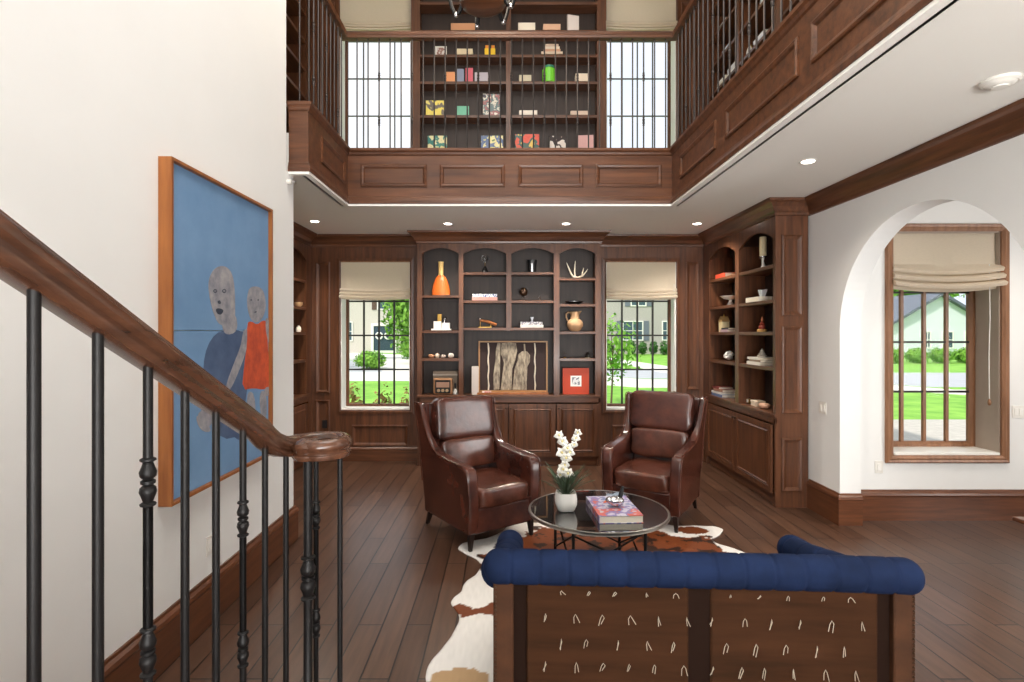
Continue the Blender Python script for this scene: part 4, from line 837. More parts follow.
mb = MB(); mb.tube([(-.055, 0, .245), (-.09, 0, .255), (-.115, 0, .23), (-.115, 0, .19), (-.095, 0, .14)], .010, 10); mb.build('handle', tan, t, smooth=True); mb = MB(); mb.tube([(.055, 0, .25), (.085, 0, .27)], [.018, .006], 10); mb.build('spout', tan, t, smooth=True)
t = T1('wire_figurine', 'thin wire figurine on a little metal base beneath the pitcher', 'figurine', (sx(565), SY, SH(1.40))); mb = MB(); mb.lathe([(.02, 0), (.02, .012), (0, .014)], n=12); mb.build('base', brass, t); mb = MB(); mb.tube([(0, 0, .01), (-.005, 0, .05), (-.02, 0, .09)], .003, 6); mb.tube([(-.004, 0, .045), (.02, 0, .07), (.035, 0, .06)], .003, 6); mb.build('body', bronze, t)
t = T1('glass_cloche', 'small bell glass over an ornament beneath the pitcher', 'ornament', (sx(588), SY, SH(1.40))); mb = MB(); mb.lathe([(.032, 0), (.032, .04), (.025, .065), (.0, .08)], n=16); mb.build('dome', glass, t, smooth=True); mb = MB(); mb.lathe([(.035, 0), (.035, .006), (.012, .01), (.010, .04), (0, .045)], n=14); mb.build('base', cmat(200, 186, 160), t, smooth=True)
t = T1('framed_picture', 'small black and white print in a square orange frame on the bookcase deck', 'picture', (sx(575.5), SY-.02, SH(.924)), 0)
mb = MB(); q = .172; mb.ring((0, -.012, .345/2+.0), (1, 0, 0), (0, 0, 1), -q, q, -.172, .172, [(0, -.02), (0, .012), (.09, .012), (.10, .006)], fill=True); mb.build('frame', cmat(196, 64, 26, .5), t)
mb = MB(); mb.box(-.072, .072, -.024, -.019, .105, .245); mb.build('mat_board', white, t); mb = MB(); mb.box(-.05, .05, -.027, -.0238, .125, .225); mb.build('print', art_mat('grey_print', [lin(200, 200, 204), lin(120, 124, 134), lin(220, 220, 220), lin(80, 84, 96)], 20, 1), t)
# framed bone artwork in the wide niche
t = T1('shadow_box_artwork', 'wide wood framed shadow box with pale weathered bark pieces and two twigs', 'artwork', (sx(513, 7.15), 7.15, SH(.924)+.03))
w_, h_ = .455, .67
mb = MB(); mb.ring((0, -.03, 0), (1, 0, 0), (0, 0, 1), -w_, w_, 0, h_, [(0, -.05), (0, .0), (.016, .0), (.018, -.03)], fill=False); mb.build('frame', cmat(166, 122, 74, .4), t)
mb = MB(); mb.box(-w_+.01, w_-.01, .008, .018, .005, h_-.005); mb.build('backing', mat('dark_backing', lin(58, 44, 42), .8), t)
bark = mat('weathered_bark', lin(186, 172, 150), .9, colb=lin(96, 86, 78), stretch=(3, 3, 1), vscale=12, detail=8, bump=.8, bscale=30)
def slabp(pts, d, nm, seed):
    mb = MB(); vs = []; n = len(pts)
    for y in (-.022+d, .006): vs += [(a/1000, y, b/1000) for a, b in pts]
    mb.add(vs, [tuple(range(n)), tuple(range(2*n-1, n-1, -1))]+[(i, i+n, (i+1) % n+n, (i+1) % n) for i in range(n)]); mb.build(nm, bark, t, bevel=.004)
slabp([(-255, 25), (-180, 30), (-170, 300), (-165, 640), (-205, 645), (-225, 560), (-235, 400), (-262, 200)], 0, 'bark_piece', 1)
slabp([(-165, 25), (-20, 22), (-10, 300), (30, 420), (55, 540), (40, 640), (-50, 652), (-150, 640), (-160, 500), (-120, 380)], .004, 'bark_piece', 2)
slabp([(-10, 25), (180, 22), (185, 200), (190, 330), (225, 400), (225, 480), (190, 530), (120, 535), (70, 490), (60, 410), (20, 300)], .002, 'bark_piece', 3)
slabp([(140, 530), (165, 528), (160, 630), (140, 632)], .0, 'bark_piece', 4)
for xx in (-.325, .29):
    mb = MB(); mb.tube([(xx+.005*math.sin(k*1.7), -.012, .022+k*.062) for k in range(11)], [.009+.002*math.sin(k*2.3) for k in range(11)], 8); mb.build('twig', am, t, smooth=True)
mb = MB(); mb.box(sx(479)-.02, sx(548), 7.04, 7.2, .9245, .953); o = mb.build('display_plinth', orangewood, None, bevel=.003); tag(o, 'low honey wood plinth carrying the shadow box artwork', 'plinth')
t = T1('upright_book', 'pale fabric bound book standing upright against the shadow box frame', 'book', (sx(475.5), SY-.04, SH(.924))); mb = MB(); mb.box(-.046, .040, -.03, .10, 0, .365); mb.build('cover', cmat(206, 196, 190, .8), t, bevel=.002); mb = MB(); mb.box(.038, .043, -.026, .098, .004, .36); mb.build('pages', paper, t)
t = T1('folded_magazine', 'small red and white magazine lying at the foot of the pale upright book', 'magazine', (sx(484), 7.05, SH(.953)), .1); t.location.z = .9535; t.location.y = 7.075; t.location.x = sx(487)
mb = MB(); mb.box(-.06, .055, -.028, .025, 0, .014); mb.build('cover', art_mat('magazine_print', [lin(220, 210, 214), lin(190, 90, 90), lin(230, 226, 228), lin(140, 70, 70)], 40, 4), t)
mb = MB(); mb.box(-.052, .056, -.026, .024, .003, .011); mb.build('pages', paper, t)

# ================================================================ ornaments on the arch-side bookcase (x of the shelf face 2.68)
def ry(p, x=2.80): return x*F/(p-VX)
SX = 2.79
t = book('red book lying flat on the top shelf of the far bay', (SX, ry(728, SX), SH(2.42)), -PI/2, .30, .2, .05, cmat(190, 66, 44)); 
t = T1('pedestal_bowl', 'white pedestal bowl on the second shelf of the far bay', 'bowl', (SX, ry(730.5, SX), SH(2.067))); mb = MB(); mb.lathe([(.05, 0), (.045, .01), (.02, .05), (.02, .075)], n=24); mb.build('foot', white, t, smooth=True); mb = MB(); mb.lathe([(.02, .072), (.08, .085), (.125, .12), (.118, .122), (.06, .095), (0, .09)], n=28); mb.build('bowl', white, t, smooth=True)
book('mauve book beneath a black one next to the birdhouse lantern', (SX, ry(731, SX), SH(1.742)), -PI/2, .22, .18, .03, cmat(180, 150, 160)); book('black book on top of the mauve one next to the birdhouse lantern', (SX, ry(731.5, SX), SH(1.772)), -PI/2, .2, .17, .022, cmat(50, 46, 50))
t = T1('birdhouse_lantern', 'cream birdhouse shaped lantern with a peaked roof', 'lantern', (SX, ry(725, SX)+.03, SH(1.742)), -PI/2); mb = MB(); mb.box(-.06, .055, -.045, .045, 0, .13); mb.build('body', cmat(226, 208, 164), t, bevel=.003); mb = MB(); mb.prism([(-.068, .13), (.062, .13), (.0, .20)], -.05, .05, 'y'); mb.build('roof', cmat(168, 132, 84), t); mb = MB(); mb.lathe([(.01, .19), (.012, .215), (0, .235)], n=10); mb.build('finial', brass, t, smooth=True)
t = T1('coral_sculpture', 'knobbly white coral ball on the fourth shelf of the far bay', 'ornament', (SX, ry(729, SX), SH(1.384))); rnd = random.Random(2); mb = MB(); mb.blob((0, 0, .06), (.045, .045, .05), 1, 12, 8)
for k in range(16):
    a, b = rnd.uniform(0, 6.28), rnd.uniform(-.7, 1.3); mb.blob((.045*math.cos(a)*math.cos(b), .045*math.sin(a)*math.cos(b), .06+.045*math.sin(b)), (.022, .022, .02), 1, 8, 6)
mb.build('coral_body', white, t, smooth=True)
for k, (c, h, w2, lb, o_) in enumerate(((( 96, 112, 146), .035, .34, 'blue book at the bottom of the pile in the far bay', 0), ((214, 206, 200), .028, .30, 'white book second in the pile of the far bay', .01), ((150, 110, 92), .03, .24, 'brown book third in the pile of the far bay', -.03), ((120, 52, 48), .024, .16, 'dark red book topping the pile of the far bay', .05))):
    z = .924+[0, .035, .063, .093][k]; book(lb, (SX+.01, ry(723, SX)+o_-.02, SH(z)), -PI/2+.04*k, w2, .2, h, cmat(*c), 'book pile on the deck of the far bay')
# near bay
t = T1('candle_holder', 'thick cream candle on a bird shaped steel holder', 'candle', (SX-.01, ry(763, SX-.01), SH(2.425)))
mb = MB(); mb.lathe([(.03, .12), (.042, .122), (.042, .13), (0, .13)], n=16); mb.build('dish', chrome, t, smooth=True); mb = MB(); mb.lathe([(.036, .13), (.036, .335), (.030, .34), (0, .335)], n=20); mb.build('candle', cmat(226, 208, 168, .5), t, smooth=True)
mb = MB(); mb.tube([(0, -.01, 0), (0, -.008, .04), (0, .006, .08), (0, 0, .122)], [.030, .016, .012, .016], 12); mb.build('pedestal', white, t, smooth=True); mb = MB(); mb.tube([(-.01, .03, .118), (-.01, .07, .128)], [.010, .004], 8); mb.build('spur', chrome, t, smooth=True)
book('thick white book lying flat under the faceted glass piece', (SX, ry(762, SX), SH(2.067)), -PI/2, .30, .22, .05, cmat(232, 222, 204))
t = T1('glass_geode', 'clear faceted glass piece standing on the thick white book', 'ornament', (SX, ry(762.5, SX), SH(2.1175))); mb = MB(); mb.add([(-.02, -.02, 0), (.02, -.02, 0), (.02, .02, 0), (-.02, .02, 0), (-.03, -.05, .075), (.03, -.055, .085), (.03, .05, .07), (-.03, .05, .085)], [(0, 3, 2, 1), (4, 5, 6, 7), (0, 1, 5, 4), (1, 2, 6, 5), (2, 3, 7, 6), (3, 0, 4, 7)]); mb.build('crystal', cmat(176, 180, 188, .12), t, bevel=.003)
mb = MB(); mb.box(-.018, .018, -.018, .018, -.0005, .006); mb.build('base', chrome, t)
t = T1('pagoda_figurine', 'little red and gold pagoda figurine with a spire', 'figurine', (SX, ry(762, SX), SH(1.742))); mb = MB(); mb.lathe([(.05, 0), (.05, .025), (.04, .03)], n=16); mb.build('base', cmat(198, 156, 90), t, smooth=True); mb = MB(); mb.lathe([(.030, .03), (.034, .06), (.018, .075), (.026, .09), (.012, .105), (.008, .12)], n=14); mb.build('body', cmat(150, 60, 44), t, smooth=True)
mb = MB(); mb.lathe([(.010, .118), (.012, .135), (.003, .165), (0, .17)], n=10); mb.build('spire', cmat(206, 130, 90), t, smooth=True)
mb = MB(); mb.tube([(0, -.05, .085), (0, 0, .07), (0, .05, .085)], .005, 6); mb.build('arm', cmat(150, 60, 44), t)
for k, (c, h, w2, lb) in enumerate((((228, 224, 214), .035, .30, 'white book at the bottom of the pile beneath the shell ornament'), ((140, 120, 96), .022, .26, 'tan book in the middle of the pile beneath the shell ornament'), ((222, 218, 208), .025, .25, 'white book topping the pile beneath the shell ornament'))):
    book(lb, (SX+.02, ry(761, SX)+(.01, -.03, .02)[k], SH(1.384+[0, .035, .057][k])), -PI/2, w2, .21, h, cmat(*c), 'book pile below the shell ornament')
t = T1('shell_ornament', 'conical grey shell ornament on top of the book pile', 'ornament', (SX, ry(762, SX), SH(1.466))); mb = MB(); mb.lathe([(.045, 0), (.05, .02), (.032, .03), (.036, .04), (.020, .055), (.022, .065), (.006, .09), (0, .095)], n=16); mb.build('shell_body', cmat(178, 168, 156), t, smooth=True); mb = MB(); mb.box(-.03, .03, -.03, .03, -.0008, .004); mb.build('base', bronze, t)
t = T1('tiny_clock', 'tiny square clock on the deck of the near bay', 'clock', (SX, ry(747, SX)-.05, SH(.925)), -PI/2); mb = MB(); mb.box(-.03, .03, -.015, .015, 0, .055); mb.build('case', brass, t, bevel=.003); mb = MB(); mb.box(-.022, .022, -.018, -.014, .01, .047); mb.build('face', white, t)
t = T1('keepsake_box', 'small cream keepsake box on the deck of the near bay', 'box', (SX, ry(758, SX), SH(.924)), -PI/2); mb = MB(); mb.box(-.07, .065, -.05, .05, 0, .045); mb.build('box_body', cmat(226, 206, 182), t, bevel=.003); mb = MB(); mb.box(-.073, .068, -.053, .053, .045, .062); mb.build('lid', cmat(232, 214, 192), t, bevel=.003)
mb = MB(); mb.blob((0, 0, .03), (.05, .06, .032), .8, 16, 10, .01, seed=8); o = mb.build('conch_shell', cmat(206, 160, 132), None, smooth='all', loc=(SX-.03, ry(767, SX), SH(.924)+.004)); tag(o, 'peach conch shell in front of the keepsake box', 'shell')
# alcove bookcase
for k, (z, c, lb) in enumerate(((2.067, (196, 160, 120), 'small tan dish glimpsed past the end of the cream wall'), (1.742, (230, 222, 206), 'small white jar glimpsed past the end of the cream wall'))):
    t = T1('dish' if k == 0 else 'jar', lb, 'dish' if k == 0 else 'jar', (-2.69, 2.69*F/(VX-298.5), SH(z)))
    mb = MB(); mb.lathe([(.025, 0), (.05, .03), (.055, .06), (.048, .06), (0, .02)] if k == 0 else [(.03, 0), (.035, .04), (.025, .07), (0, .075)], n=16); mb.build('bowl' if k == 0 else 'body', cmat(*c), t, smooth=True)
    mb = MB(); mb.lathe([(.03, -.0), (.03, .006), (0, .006)], n=12) if k == 0 else mb.lathe([(.012, .07), (.014, .085), (0, .09)], n=12); mb.build('foot' if k == 0 else 'lid', cmat(*c), t)

# ================================================================ upstairs ornaments
UYs = 7.12
def ubook(p0, p1, ytop, z, c, lb, d=.14, upright=True, cover=None, g='books on the upstairs shelves', rz=0):
    x0, x1 = X(p0, UYs), X(p1, UYs); h = Z(ytop, UYs)-z; h = max(.02, h)
    m = cover or cmat(*c); o = MB()
    if upright and h > .1:
        o.box(-(x1-x0)/2, (x1-x0)/2, 0, .004, 0, h); o.box(-(x1-x0)/2, (x1-x0)/2, .026, .03, 0, h); o.box(-(x1-x0)/2, -(x1-x0)/2+.004, 0, .03, 0, h)
        b = o.build('book', m, None, loc=((x0+x1)/2, UYs-.03, SH(z))); p = MB(); p.box(-(x1-x0)/2+.005, (x1-x0)/2-.005, .004, .026, .003, h-.004); p.build('pages', paper, b)
        b.rotation_euler = (0, 0, rz); tag(b, lb, 'book', g)
    else: b = book(lb, ((x0+x1)/2, UYs, SH(z)), rz, x1-x0, d, h, m, g)
    return b
ubook(451, 475, 24.5, 5.69, (206, 150, 110), 'long orange book lying flat on the high shelf left of the chandelier'.replace(' left of', ' beside'))
ubook(518, 535, 24, 5.69, (236, 224, 204), 'white open book lying on the high shelf past the chandelier'); ubook(543, 560, 27, 5.69, (214, 170, 140), 'thin peach book lying flat on the high shelf')
ubook(567, 579, 16.5, 5.69, (226, 214, 206), 'white book standing with its cover out on the high shelf', rz=.25)
t = T1('photo_frame', 'small patterned photo frame on the upstairs shelf just under the handrail', 'photo frame', (X(441, UYs), UYs, SH(5.37))); mb = MB(); mb.ring((0, 0, .07), (1, 0, 0), (0, 0, 1), -.075, .075, -.07, .07, [(0, -.015), (0, .0), (.015, .0), (.018, -.006)], fill=False); mb.build('frame', white, t); mb = MB(); mb.box(-.06, .06, .004, .012, .012, .128); mb.build('photo', art_mat('photo_print', [lin(210, 190, 180), lin(160, 120, 110), lin(220, 214, 210), lin(120, 100, 96)], 16), t)
ubook(456, 473, 51.5, 5.37, (232, 216, 180), 'cream book lying flat beside the yellow toy blocks')
for k, p in enumerate((487, 493)):
    t = T1('toy_block', ('yellow toy block figure with orange top beside the cream book', 'second yellow toy block figure with orange top, further from the cream book')[k], 'toy', (X(p, UYs), UYs, SH(5.37)), 0, 'yellow toy blocks'); mb = MB(); mb.box(-.03, .03, -.03, .03, 0, .10); mb.build('body', cmat(244, 204, 40), t, bevel=.004); mb = MB(); mb.box(-.022, .022, -.02, .02, .10, .145); mb.build('head', cmat(226, 140, 50), t, bevel=.004)
for k, (c, lb) in enumerate((((222, 200, 176), 'cream book at the bottom of the pile upstairs'), ((206, 160, 130), 'peach book in the pile upstairs'), ((226, 210, 190), 'pale book third in the pile upstairs'), ((196, 170, 150), 'tan book topping the pile upstairs'))):
    book(lb, (X(551.5, UYs), UYs, SH(5.37+k*.032)), 0, (.28, .22, .2, .17)[k], .16, .031, cmat(*c), 'pile of books upstairs under the handrail')
ubook(446, 455, 73, 5.02, (222, 150, 100), 'orange square book standing upstairs'); ubook(457, 464, 70, 5.02, (130, 138, 160), 'blue grey book standing upstairs'); ubook(465.5, 473, 69, 5.02, (206, 96, 110), 'pink book standing upstairs')
ubook(475, 488, 75, 5.02, (176, 168, 176), 'wide grey book lying upstairs beside the pink one', upright=False)
ubook(519, 531, 77.5, 5.02, (196, 186, 160), 'sage book lying flat beside the green jar')
t = T1('green_jar', 'bright green glass jar on the upstairs shelf', 'jar', (X(549, UYs), UYs, SH(5.02))); mb = MB(); mb.lathe([(.08, 0), (.09, .02), (.09, .17), (.07, .19), (0, .19)], n=24); mb.build('body', cmat(120, 206, 64, .25), t, smooth=True); mb = MB(); mb.lathe([(.072, .19), (.074, .215), (0, .22)], n=24); mb.build('lid', cmat(60, 130, 110), t, smooth=True)
ubook(575, 587, 76, 5.02, (226, 208, 186), 'cream book lying by the far end of the green jar shelf')
am1 = art_mat('yellow_cover', [lin(238, 222, 120), lin(236, 216, 100), lin(110, 100, 90), lin(230, 214, 120)], 9, 1); am2 = art_mat('collage_cover', [lin(225, 215, 200), lin(150, 90, 90), lin(90, 110, 110), lin(214, 206, 190), lin(60, 56, 66)], 14, 5)
am3 = art_mat('teal_cover', [lin(226, 214, 150), lin(60, 130, 120), lin(230, 220, 170), lin(200, 120, 90)], 10, 7); am4 = art_mat('comic_cover', [lin(222, 214, 120), lin(90, 110, 150), lin(230, 220, 160), lin(100, 130, 80)], 10, 9)
am5 = art_mat('red_cover', [lin(206, 70, 50), lin(214, 78, 52), lin(60, 90, 80), lin(226, 190, 90)], 9, 11); am6 = art_mat('mono_cover', [lin(226, 214, 204), lin(230, 220, 210), lin(60, 50, 50), lin(200, 180, 160)], 9, 13)
ubook(426, 444, 101.5, 4.58, 0, 'yellow book with a dark drawing, cover out upstairs', cover=am1); ubook(457, 469, 107, 4.58, (120, 190, 160), 'mint green book standing upstairs'); ubook(483, 501, 95, 4.58, 0, 'tall collage covered book facing out upstairs', cover=am2, rz=.05)
ubook(519, 537, 112.5, 4.58, (232, 222, 208), 'white flat book below the green jar'); ubook(570, 587, 113, 4.58, (214, 190, 170), 'thin peach book below the green jar shelf end')
ubook(428, 447, 136.5, 4.12, 0, 'teal and yellow book on the lowest visible upstairs shelf', cover=am3); ubook(481, 503, 136.5, 4.12, 0, 'yellow and blue comic book on the lowest visible upstairs shelf', cover=am4)
ubook(515, 539, 135, 4.12, 0, 'red book with a colourful face on the lowest visible upstairs shelf', cover=am5); ubook(549.5, 567, 137, 4.12, 0, 'black and white photo book on the lowest visible upstairs shelf', cover=am6, rz=.12); ubook(577, 593, 136, 4.12, (206, 160, 156), 'dusty pink book on the lowest visible upstairs shelf', rz=-.1)
SXU = 2.77
rnd = random.Random(5); seen_l = ['white book lying flat on the upstairs arch-side shelf', 'pale grey book lying on the upstairs arch-side shelf', 'cream book lying on the upstairs arch-side shelf']
PL = ['corner bay, fourth shelf', 'middle, fourth shelf', 'corner bay, fifth shelf', 'beside the round clock', 'above the clock, topmost', 'above the round clock', 'corner bay, topmost visible shelf', 'past the divider, fourth shelf', 'past the divider, closer to the stairs', 'past the divider, fifth shelf up', 'in the stair end bay', 'at the very stair end', 'in the stair end bay, higher shelf', 'corner bay, lowest shelf', 'past the divider, lowest shelf']
spots = [(6.75, 4.83, 2), (6.45, 4.83, 3), (6.6, 5.19, 1), (5.75, 4.83, 2), (5.6, 5.56, 1), (5.6, 5.19, 2), (6.7, 5.56, 1), (4.9, 4.83, 3), (4.6, 4.83, 2), (4.8, 5.19, 2), (4.1, 4.83, 3), (3.8, 4.83, 2), (4.1, 5.19, 2), (6.5, 4.48, 2), (4.7, 4.48, 2)]
sh = {4.48: 'second', 4.83: 'third', 5.19: 'fourth', 5.56: 'fifth'}
for n_, (y, z, c) in enumerate(spots):
    zz = z
    for k in range(c):
        h = rnd.uniform(.025, .04); cc = rnd.choice([(236, 232, 224), (214, 212, 214), (226, 214, 196), (196, 204, 214)])
        book('%s book %s, upstairs side-case pile %s' % ({236: 'white', 214: 'pale grey', 226: 'cream', 196: 'pale blue'}[cc[0]], ['at the bottom', 'second', 'third'][k], PL[n_]), (SXU+.02, y, SH(zz)), -PI/2+rnd.uniform(-.02, .02), rnd.uniform(.2, .25), .18, h, cmat(*cc), 'pale books lying in piles on the upstairs arch-side shelves'); zz += h+.0005
t = T1('round_clock', 'round gold trimmed clock standing on the upstairs arch-side shelf', 'clock', (SXU, 6.1, SH(4.83)), -PI/2); mb = MB(); mb.tube([(0, -.015, .075), (0, .015, .075)], .072, 24); mb.build('case', brass, t, smooth=True); mb = MB(); mb.tube([(0, -.018, .075), (0, -.014, .075)], .06, 24); mb.build('face', white, t); mb = MB(); mb.box(-.03, .03, -.02, .02, 0, .012); mb.build('foot', brass, t)

# ================================================================ outside
GZ = -.3
def flat(name, pts, z, m, label=None):
    mb = MB(); n = len(pts); mb.add([(x, y, z) for x, y in pts]+[(x, y, z-.05) for x, y in pts], [tuple(range(n))]+[(i, (i+1) % n, (i+1) % n+n, i+n) for i in range(n)]); o = mb.build(name, m, None); o['kind'] = 'structure'; return o
lawn = mat('lawn_grass', lin(146, 196, 78), .9, colb=lin(104, 160, 54), vscale=1.6, detail=9, bump=.6, bscale=60)
road = mat('road_asphalt', lin(176, 178, 182), .85, var=.06, vscale=2); conc = mat('concrete_walk', lin(222, 218, 210), .8, var=.05, vscale=3); pav = mat('stone_pavers', lin(186, 180, 170), .8, var=.12, vscale=7)
flat('lawn', [(-70, 7.7), (90, 7.7), (90, 110), (-70, 110)], GZ, lawn)
flat('road', [(-70, 28), (3, 28), (6, 24), (13, 24), (16, 20.2), (90, 20.2), (90, 27.5), (17, 27.5), (13, 30), (4, 31), (-1, 40), (-70, 40)], GZ+.01, road)
flat('sidewalk', [(-70, 22.8), (2, 22.8), (5, 20), (13, 20), (15, 17.7), (90, 17.7), (90, 19.2), (16, 19.2), (13.5, 23.5), (6, 23.5), (3, 27.9), (-70, 27.9)], GZ+.015, conc)
flat('path_driveway', [(-6.2, 27.5), (2.0, 27.5), (-2, 44), (-16, 56), (-20, 50), (-9, 38)], GZ+.012, conc)
flat('path_walk', [(8.0, 27.5), (10.6, 27.5), (9, 40), (8.0, 56), (6.6, 56), (7.5, 40)], GZ+.012, conc)
flat('path_pavers', [(6.5, 7.7), (22, 7.7), (22, 12.6), (6.5, 12.6)], GZ+.012, pav)
leafg = mat('bright_leaves', lin(140, 190, 66), .7, colb=lin(84, 140, 44), vscale=2, detail=3); leafd = mat('deep_leaves', lin(74, 122, 48), .7, colb=lin(44, 84, 36), vscale=2, detail=3); leafr = mat('reddish_leaves', lin(176, 104, 74), .7, colb=lin(120, 140, 60), vscale=7, detail=3)
barkm = mat('tree_bark', lin(104, 84, 68), .9)
def leafy(name, c, r, n, sz, m, parent, seed):
    rnd = random.Random(seed); mb = MB(); vs = []; fs = []
    for k in range(n):
        v = Vector((rnd.gauss(0, 1), rnd.gauss(0, 1), rnd.gauss(0, 1))).normalized(); rad = rnd.uniform(.55, 1)*(1+.3*noise.noise(v*2.5+Vector((seed, 0, 0))))
        p = Vector((v.x*r[0]*rad, v.y*r[1]*rad, v.z*r[2]*rad))+Vector(c); a = Vector((rnd.gauss(0, 1), rnd.gauss(0, 1), rnd.gauss(0, 1))).normalized(); b = a.cross(v).normalized() if a.cross(v).length > .01 else Vector((1, 0, 0)); a = b.cross(v+a*.6).normalized(); s = sz*rnd.uniform(.6, 1.3)
        i = len(vs); vs += [p-a*s, p+b*s*.5, p+a*s, p-b*s*.5]; fs.append((i, i+1, i+2, i+3))
    mb.add(vs, fs); return mb.build(name, m, parent, smooth='keep')
def tree(x, y, h, r, m, lb, seed, n=2600, sz=.16, group=None, trunk=.14, cz=.68, ch=.36):
    t = empty('tree', (x, y, GZ), 0, lb, 'tree', group); mb = MB(); mb.tube([(0, 0, 0), (.05, 0, h*.4), (.0, 0, h*.75)], [trunk, trunk*.7, trunk*.3], 8)
    for k in range(4): a = k*1.6; mb.tube([(0, 0, h*.4), (r*.3*math.cos(a), r*.3*math.sin(a), h*.6), (r*.6*math.cos(a), r*.6*math.sin(a), h*.75)], [trunk*.5, trunk*.3, trunk*.1], 6)
    mb.build('trunk', barkm, t, smooth=True); leafy('crown', (0, 0, h*cz), (r, r, h*ch), n, sz, m, t, seed); return t
def shrub(x, y, r, h, m, lb, seed, n=700, sz=.07, group=None):
    t = empty('shrub', (x, y, GZ), 0, lb, 'shrub', group); mb = MB(); mb.tube([(0, 0, 0), (0, 0, h*.6)], [.03, .01], 6); mb.build('stem', barkm, t); leafy('foliage', (0, 0, h*.5), (r, r, h*.52), n, sz, m, t, seed)
tree(-5.7, 36, 8, 2.4, leafg, 'bright green tree by the white brick house entrance', 1, 6000, .2, cz=.52, ch=.46)
tree(3.05, 15.5, 2.7, .85, leafg, 'young tree with loose branches seen through the lower window behind the armchair', 2, 520, .09, trunk=.03, cz=.6)
tree(-13.8, 40, 9, 1.6, leafd, 'dark tree at the corner of the white brick house', 3, 2200, .2)
tree(57, 76, 14, 6, leafg, 'big light green tree behind the gabled house', 4, 5200, .4); tree(66, 88, 15, 5.5, leafd, 'dark green tree behind the gabled house roof', 5, 4200, .4)
for k, (x, y, r, h, lb) in enumerate(((-7.6, 30.5, .9, 1.0, 'round bush by the driveway edge'), (-10.2, 31.6, .8, 1.3, 'taller round bush by the driveway'), (-7.4, 42, 1.0, 1.7, 'bush under the bright tree by the entrance'), (-5.6, 41, .9, 1.5, 'low bush right past the entrance steps'.replace('right ', '')))): shrub(x, y, r, h, leafg if k < 3 else leafd, lb, 10+k, 1500, .10)
OR = ['first', 'second', 'third', 'fourth', 'fifth', 'sixth', 'seventh', 'eighth', 'ninth', 'tenth', 'eleventh', 'twelfth', 'thirteenth', 'fourteenth', 'fifteenth', 'sixteenth']
for k in range(7): shrub(-2.85+k*.23, 8.7+.5*(k % 2), .11, 1.02+.11*(k*5 % 3), leafr, '%s reddish leafed shrub in the window bed, counted from the cream wall side' % OR[k], 30+k, 260, .042, 'reddish shrubs in the window bed')
for k in range(9): shrub(8.6+k*1.0, 49.5, .42, 1.3, leafd, '%s clipped dark shrub before the grey brick house, counted from the walk' % OR[k], 50+k, 420, .12, 'shrubs along the grey brick house')
for k in range(16): shrub(22.6+k*.82, 36+1.3*(k % 2), .62, 1.0, leafg, '%s bushy hedge plant across the road, counted from the curved walk side' % OR[k], 80+k, 900, .09, 'hedge plants across the road')
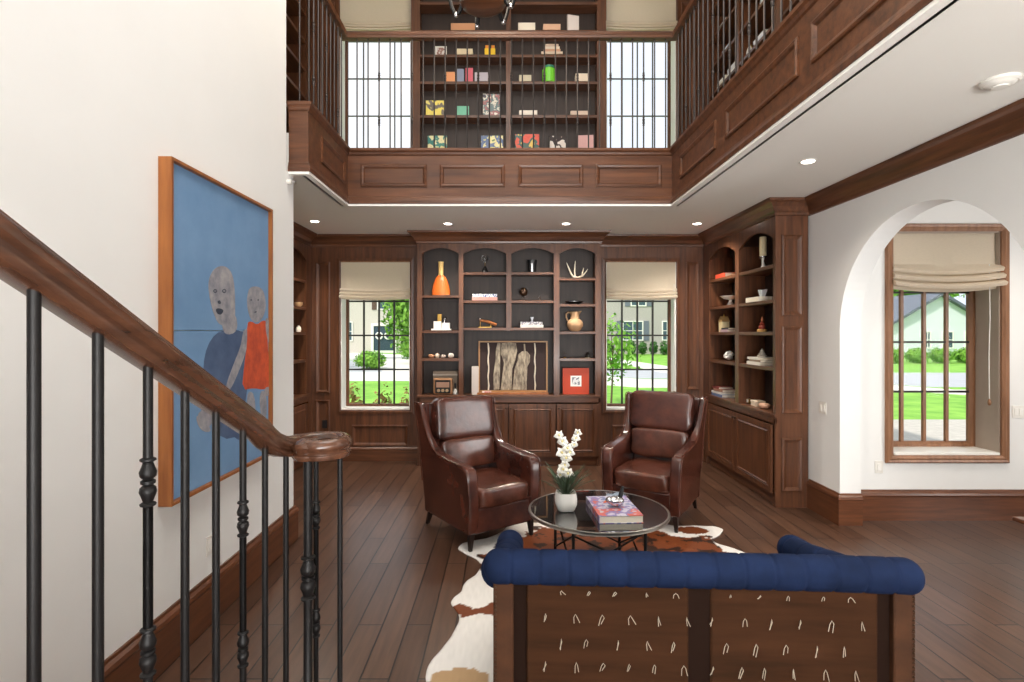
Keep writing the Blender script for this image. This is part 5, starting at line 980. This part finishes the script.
def house(name, label, loc, W, D, H, wallm, roofm, wins, door=None, gable=None, roofh=3.2):
    t = empty(name, loc, 0, label, 'house'); mb = MB(); mb.box(-W/2, W/2, 0, D, 0, H); mb.build('wall', wallm, t)
    mb = MB()
    if gable: mb.prism([(-W/2-.4, H-.05), (0, H+roofh), (W/2+.4, H-.05), (W/2+.4, H-.3), (0, H+roofh-.3), (-W/2-.4, H-.3)], -.5, D+.4, 'y')
    else: mb.add([(-W/2-.5, -.5, H), (W/2+.5, -.5, H), (W/2+.5, D+.5, H), (-W/2-.5, D+.5, H), (-W/2+3, D/2, H+roofh), (W/2-3, D/2, H+roofh)], [(0, 1, 5, 4), (1, 2, 5), (2, 3, 4, 5), (3, 0, 4), (0, 3, 2, 1)])
    mb.build('roof', roofm, t)
    if gable: mb = MB(); mb.prism([(-W/2, H-.01), (0, H+roofh-.3), (W/2, H-.01)], 0, D, 'y'); mb.build('gable_wall', wallm, t)
    for (x0, x1, z0, z1, sh_) in wins:
        mb = MB(); mb.ring((0, 0, 0), (1, 0, 0), (0, 0, 1), x0, x1, z0, z1, [(0, 0), (0, .08), (.1, .08), (.1, .02)], fill=False); mb.box((x0+x1)/2-.03, (x0+x1)/2+.03, -.06, 0, z0, z1); mb.box(x0, x1, -.06, 0, (z0+z1)/2-.03, (z0+z1)/2+.03); f = mb.build('window', white, t)
        mb = MB(); mb.box(x0+.05, x1-.05, -.03, .0, z0+.05, z1-.05); mb.build('pane', cmat(70, 92, 100, .1), f)
        if sh_:
            for a in (x0-.55, x1+.08): mb = MB(); mb.box(a, a+.47, -.06, -.005, z0, z1); mb.build('shutter', sh_, t)
    if door:
        x0, x1, h = door; mb = MB(); mb.box(x0, x1, -.1, 0, 0, h); d = mb.build('door', cmat(52, 72, 84), t); mb = MB(); mb.ring((0, -.1, 0), (1, 0, 0), (0, 0, 1), x0-.25, x1+.25, .0, h+.3, [(0, -.1), (0, .08), (.25, .08), (.25, 0)], fill=False); mb.build('door_surround', white, t)
        mb = MB(); q = [((x0+x1)/2-.45+.32*math.cos(a), -.16, 1.75+.32*math.sin(a)) for a in [2*PI*i/16 for i in range(17)]]; mb.tube(q, .09, 6); mb.build('wreath', cmat(236, 236, 230), d, smooth=True); mb = MB(); q = [(a+.9, b, c) for a, b, c in q]; mb.tube(q, .09, 6); mb.build('wreath', cmat(236, 236, 230), d, smooth=True)
    return t
brickw = mat('white_brick', lin(216, 210, 200), .85, colb=lin(188, 180, 170), vscale=9, stretch=(1, 1, 4)); brickg = mat('grey_brick', lin(196, 188, 184), .85, colb=lin(164, 156, 154), vscale=9, stretch=(1, 1, 4)); roofd = mat('slate_roof', lin(98, 104, 116), .8, var=.1, vscale=10); stucco = mat('white_stucco', lin(214, 218, 224), .8)
house('house', 'white brick house with a dark wreathed double door', (-13.6, 55, GZ), 15, 9, 8.2, brickw, roofd, [(.6, 2.2, 4.4, 6.6, cmat(96, 74, 62)), (-3.5, -1.9, 1.2, 3.2, None), (4.6, 6.0, 4.4, 6.4, None)], (.25, 2.3, 2.7))
house('house', 'grey brick house with shuttered white windows beyond the curved walk', (14.5, 52, GZ), 14, 9, 8.0, brickg, roofd, [(-3.2, -1.2, 1.3, 3.2, cmat(112, 118, 130)), (.6, 1.6, 1.3, 3.2, None), (-2.4, -.9, 4.6, 6.6, cmat(112, 118, 130)), (3.5, 5, 1.3, 3.2, None)], None)
house('house', 'white stucco gabled house behind the hedge across the road', (40.2, 50, GZ), 9, 10, 2.9, stucco, roofd, [(-1.4, -.8, .6, 2.2, None), (.2, 1.3, .6, 2.2, None), (2.3, 3.3, .6, 2.2, None)], None, True, 2.9)
house('house', 'low grey roofed wing standing beside the white gabled house', (46.5, 63, GZ), 9, 8, 3.0, stucco, roofd, [(-1, 0, .8, 2.2, None), (1.5, 2.5, .8, 2.2, None)], None, None, 2.4)
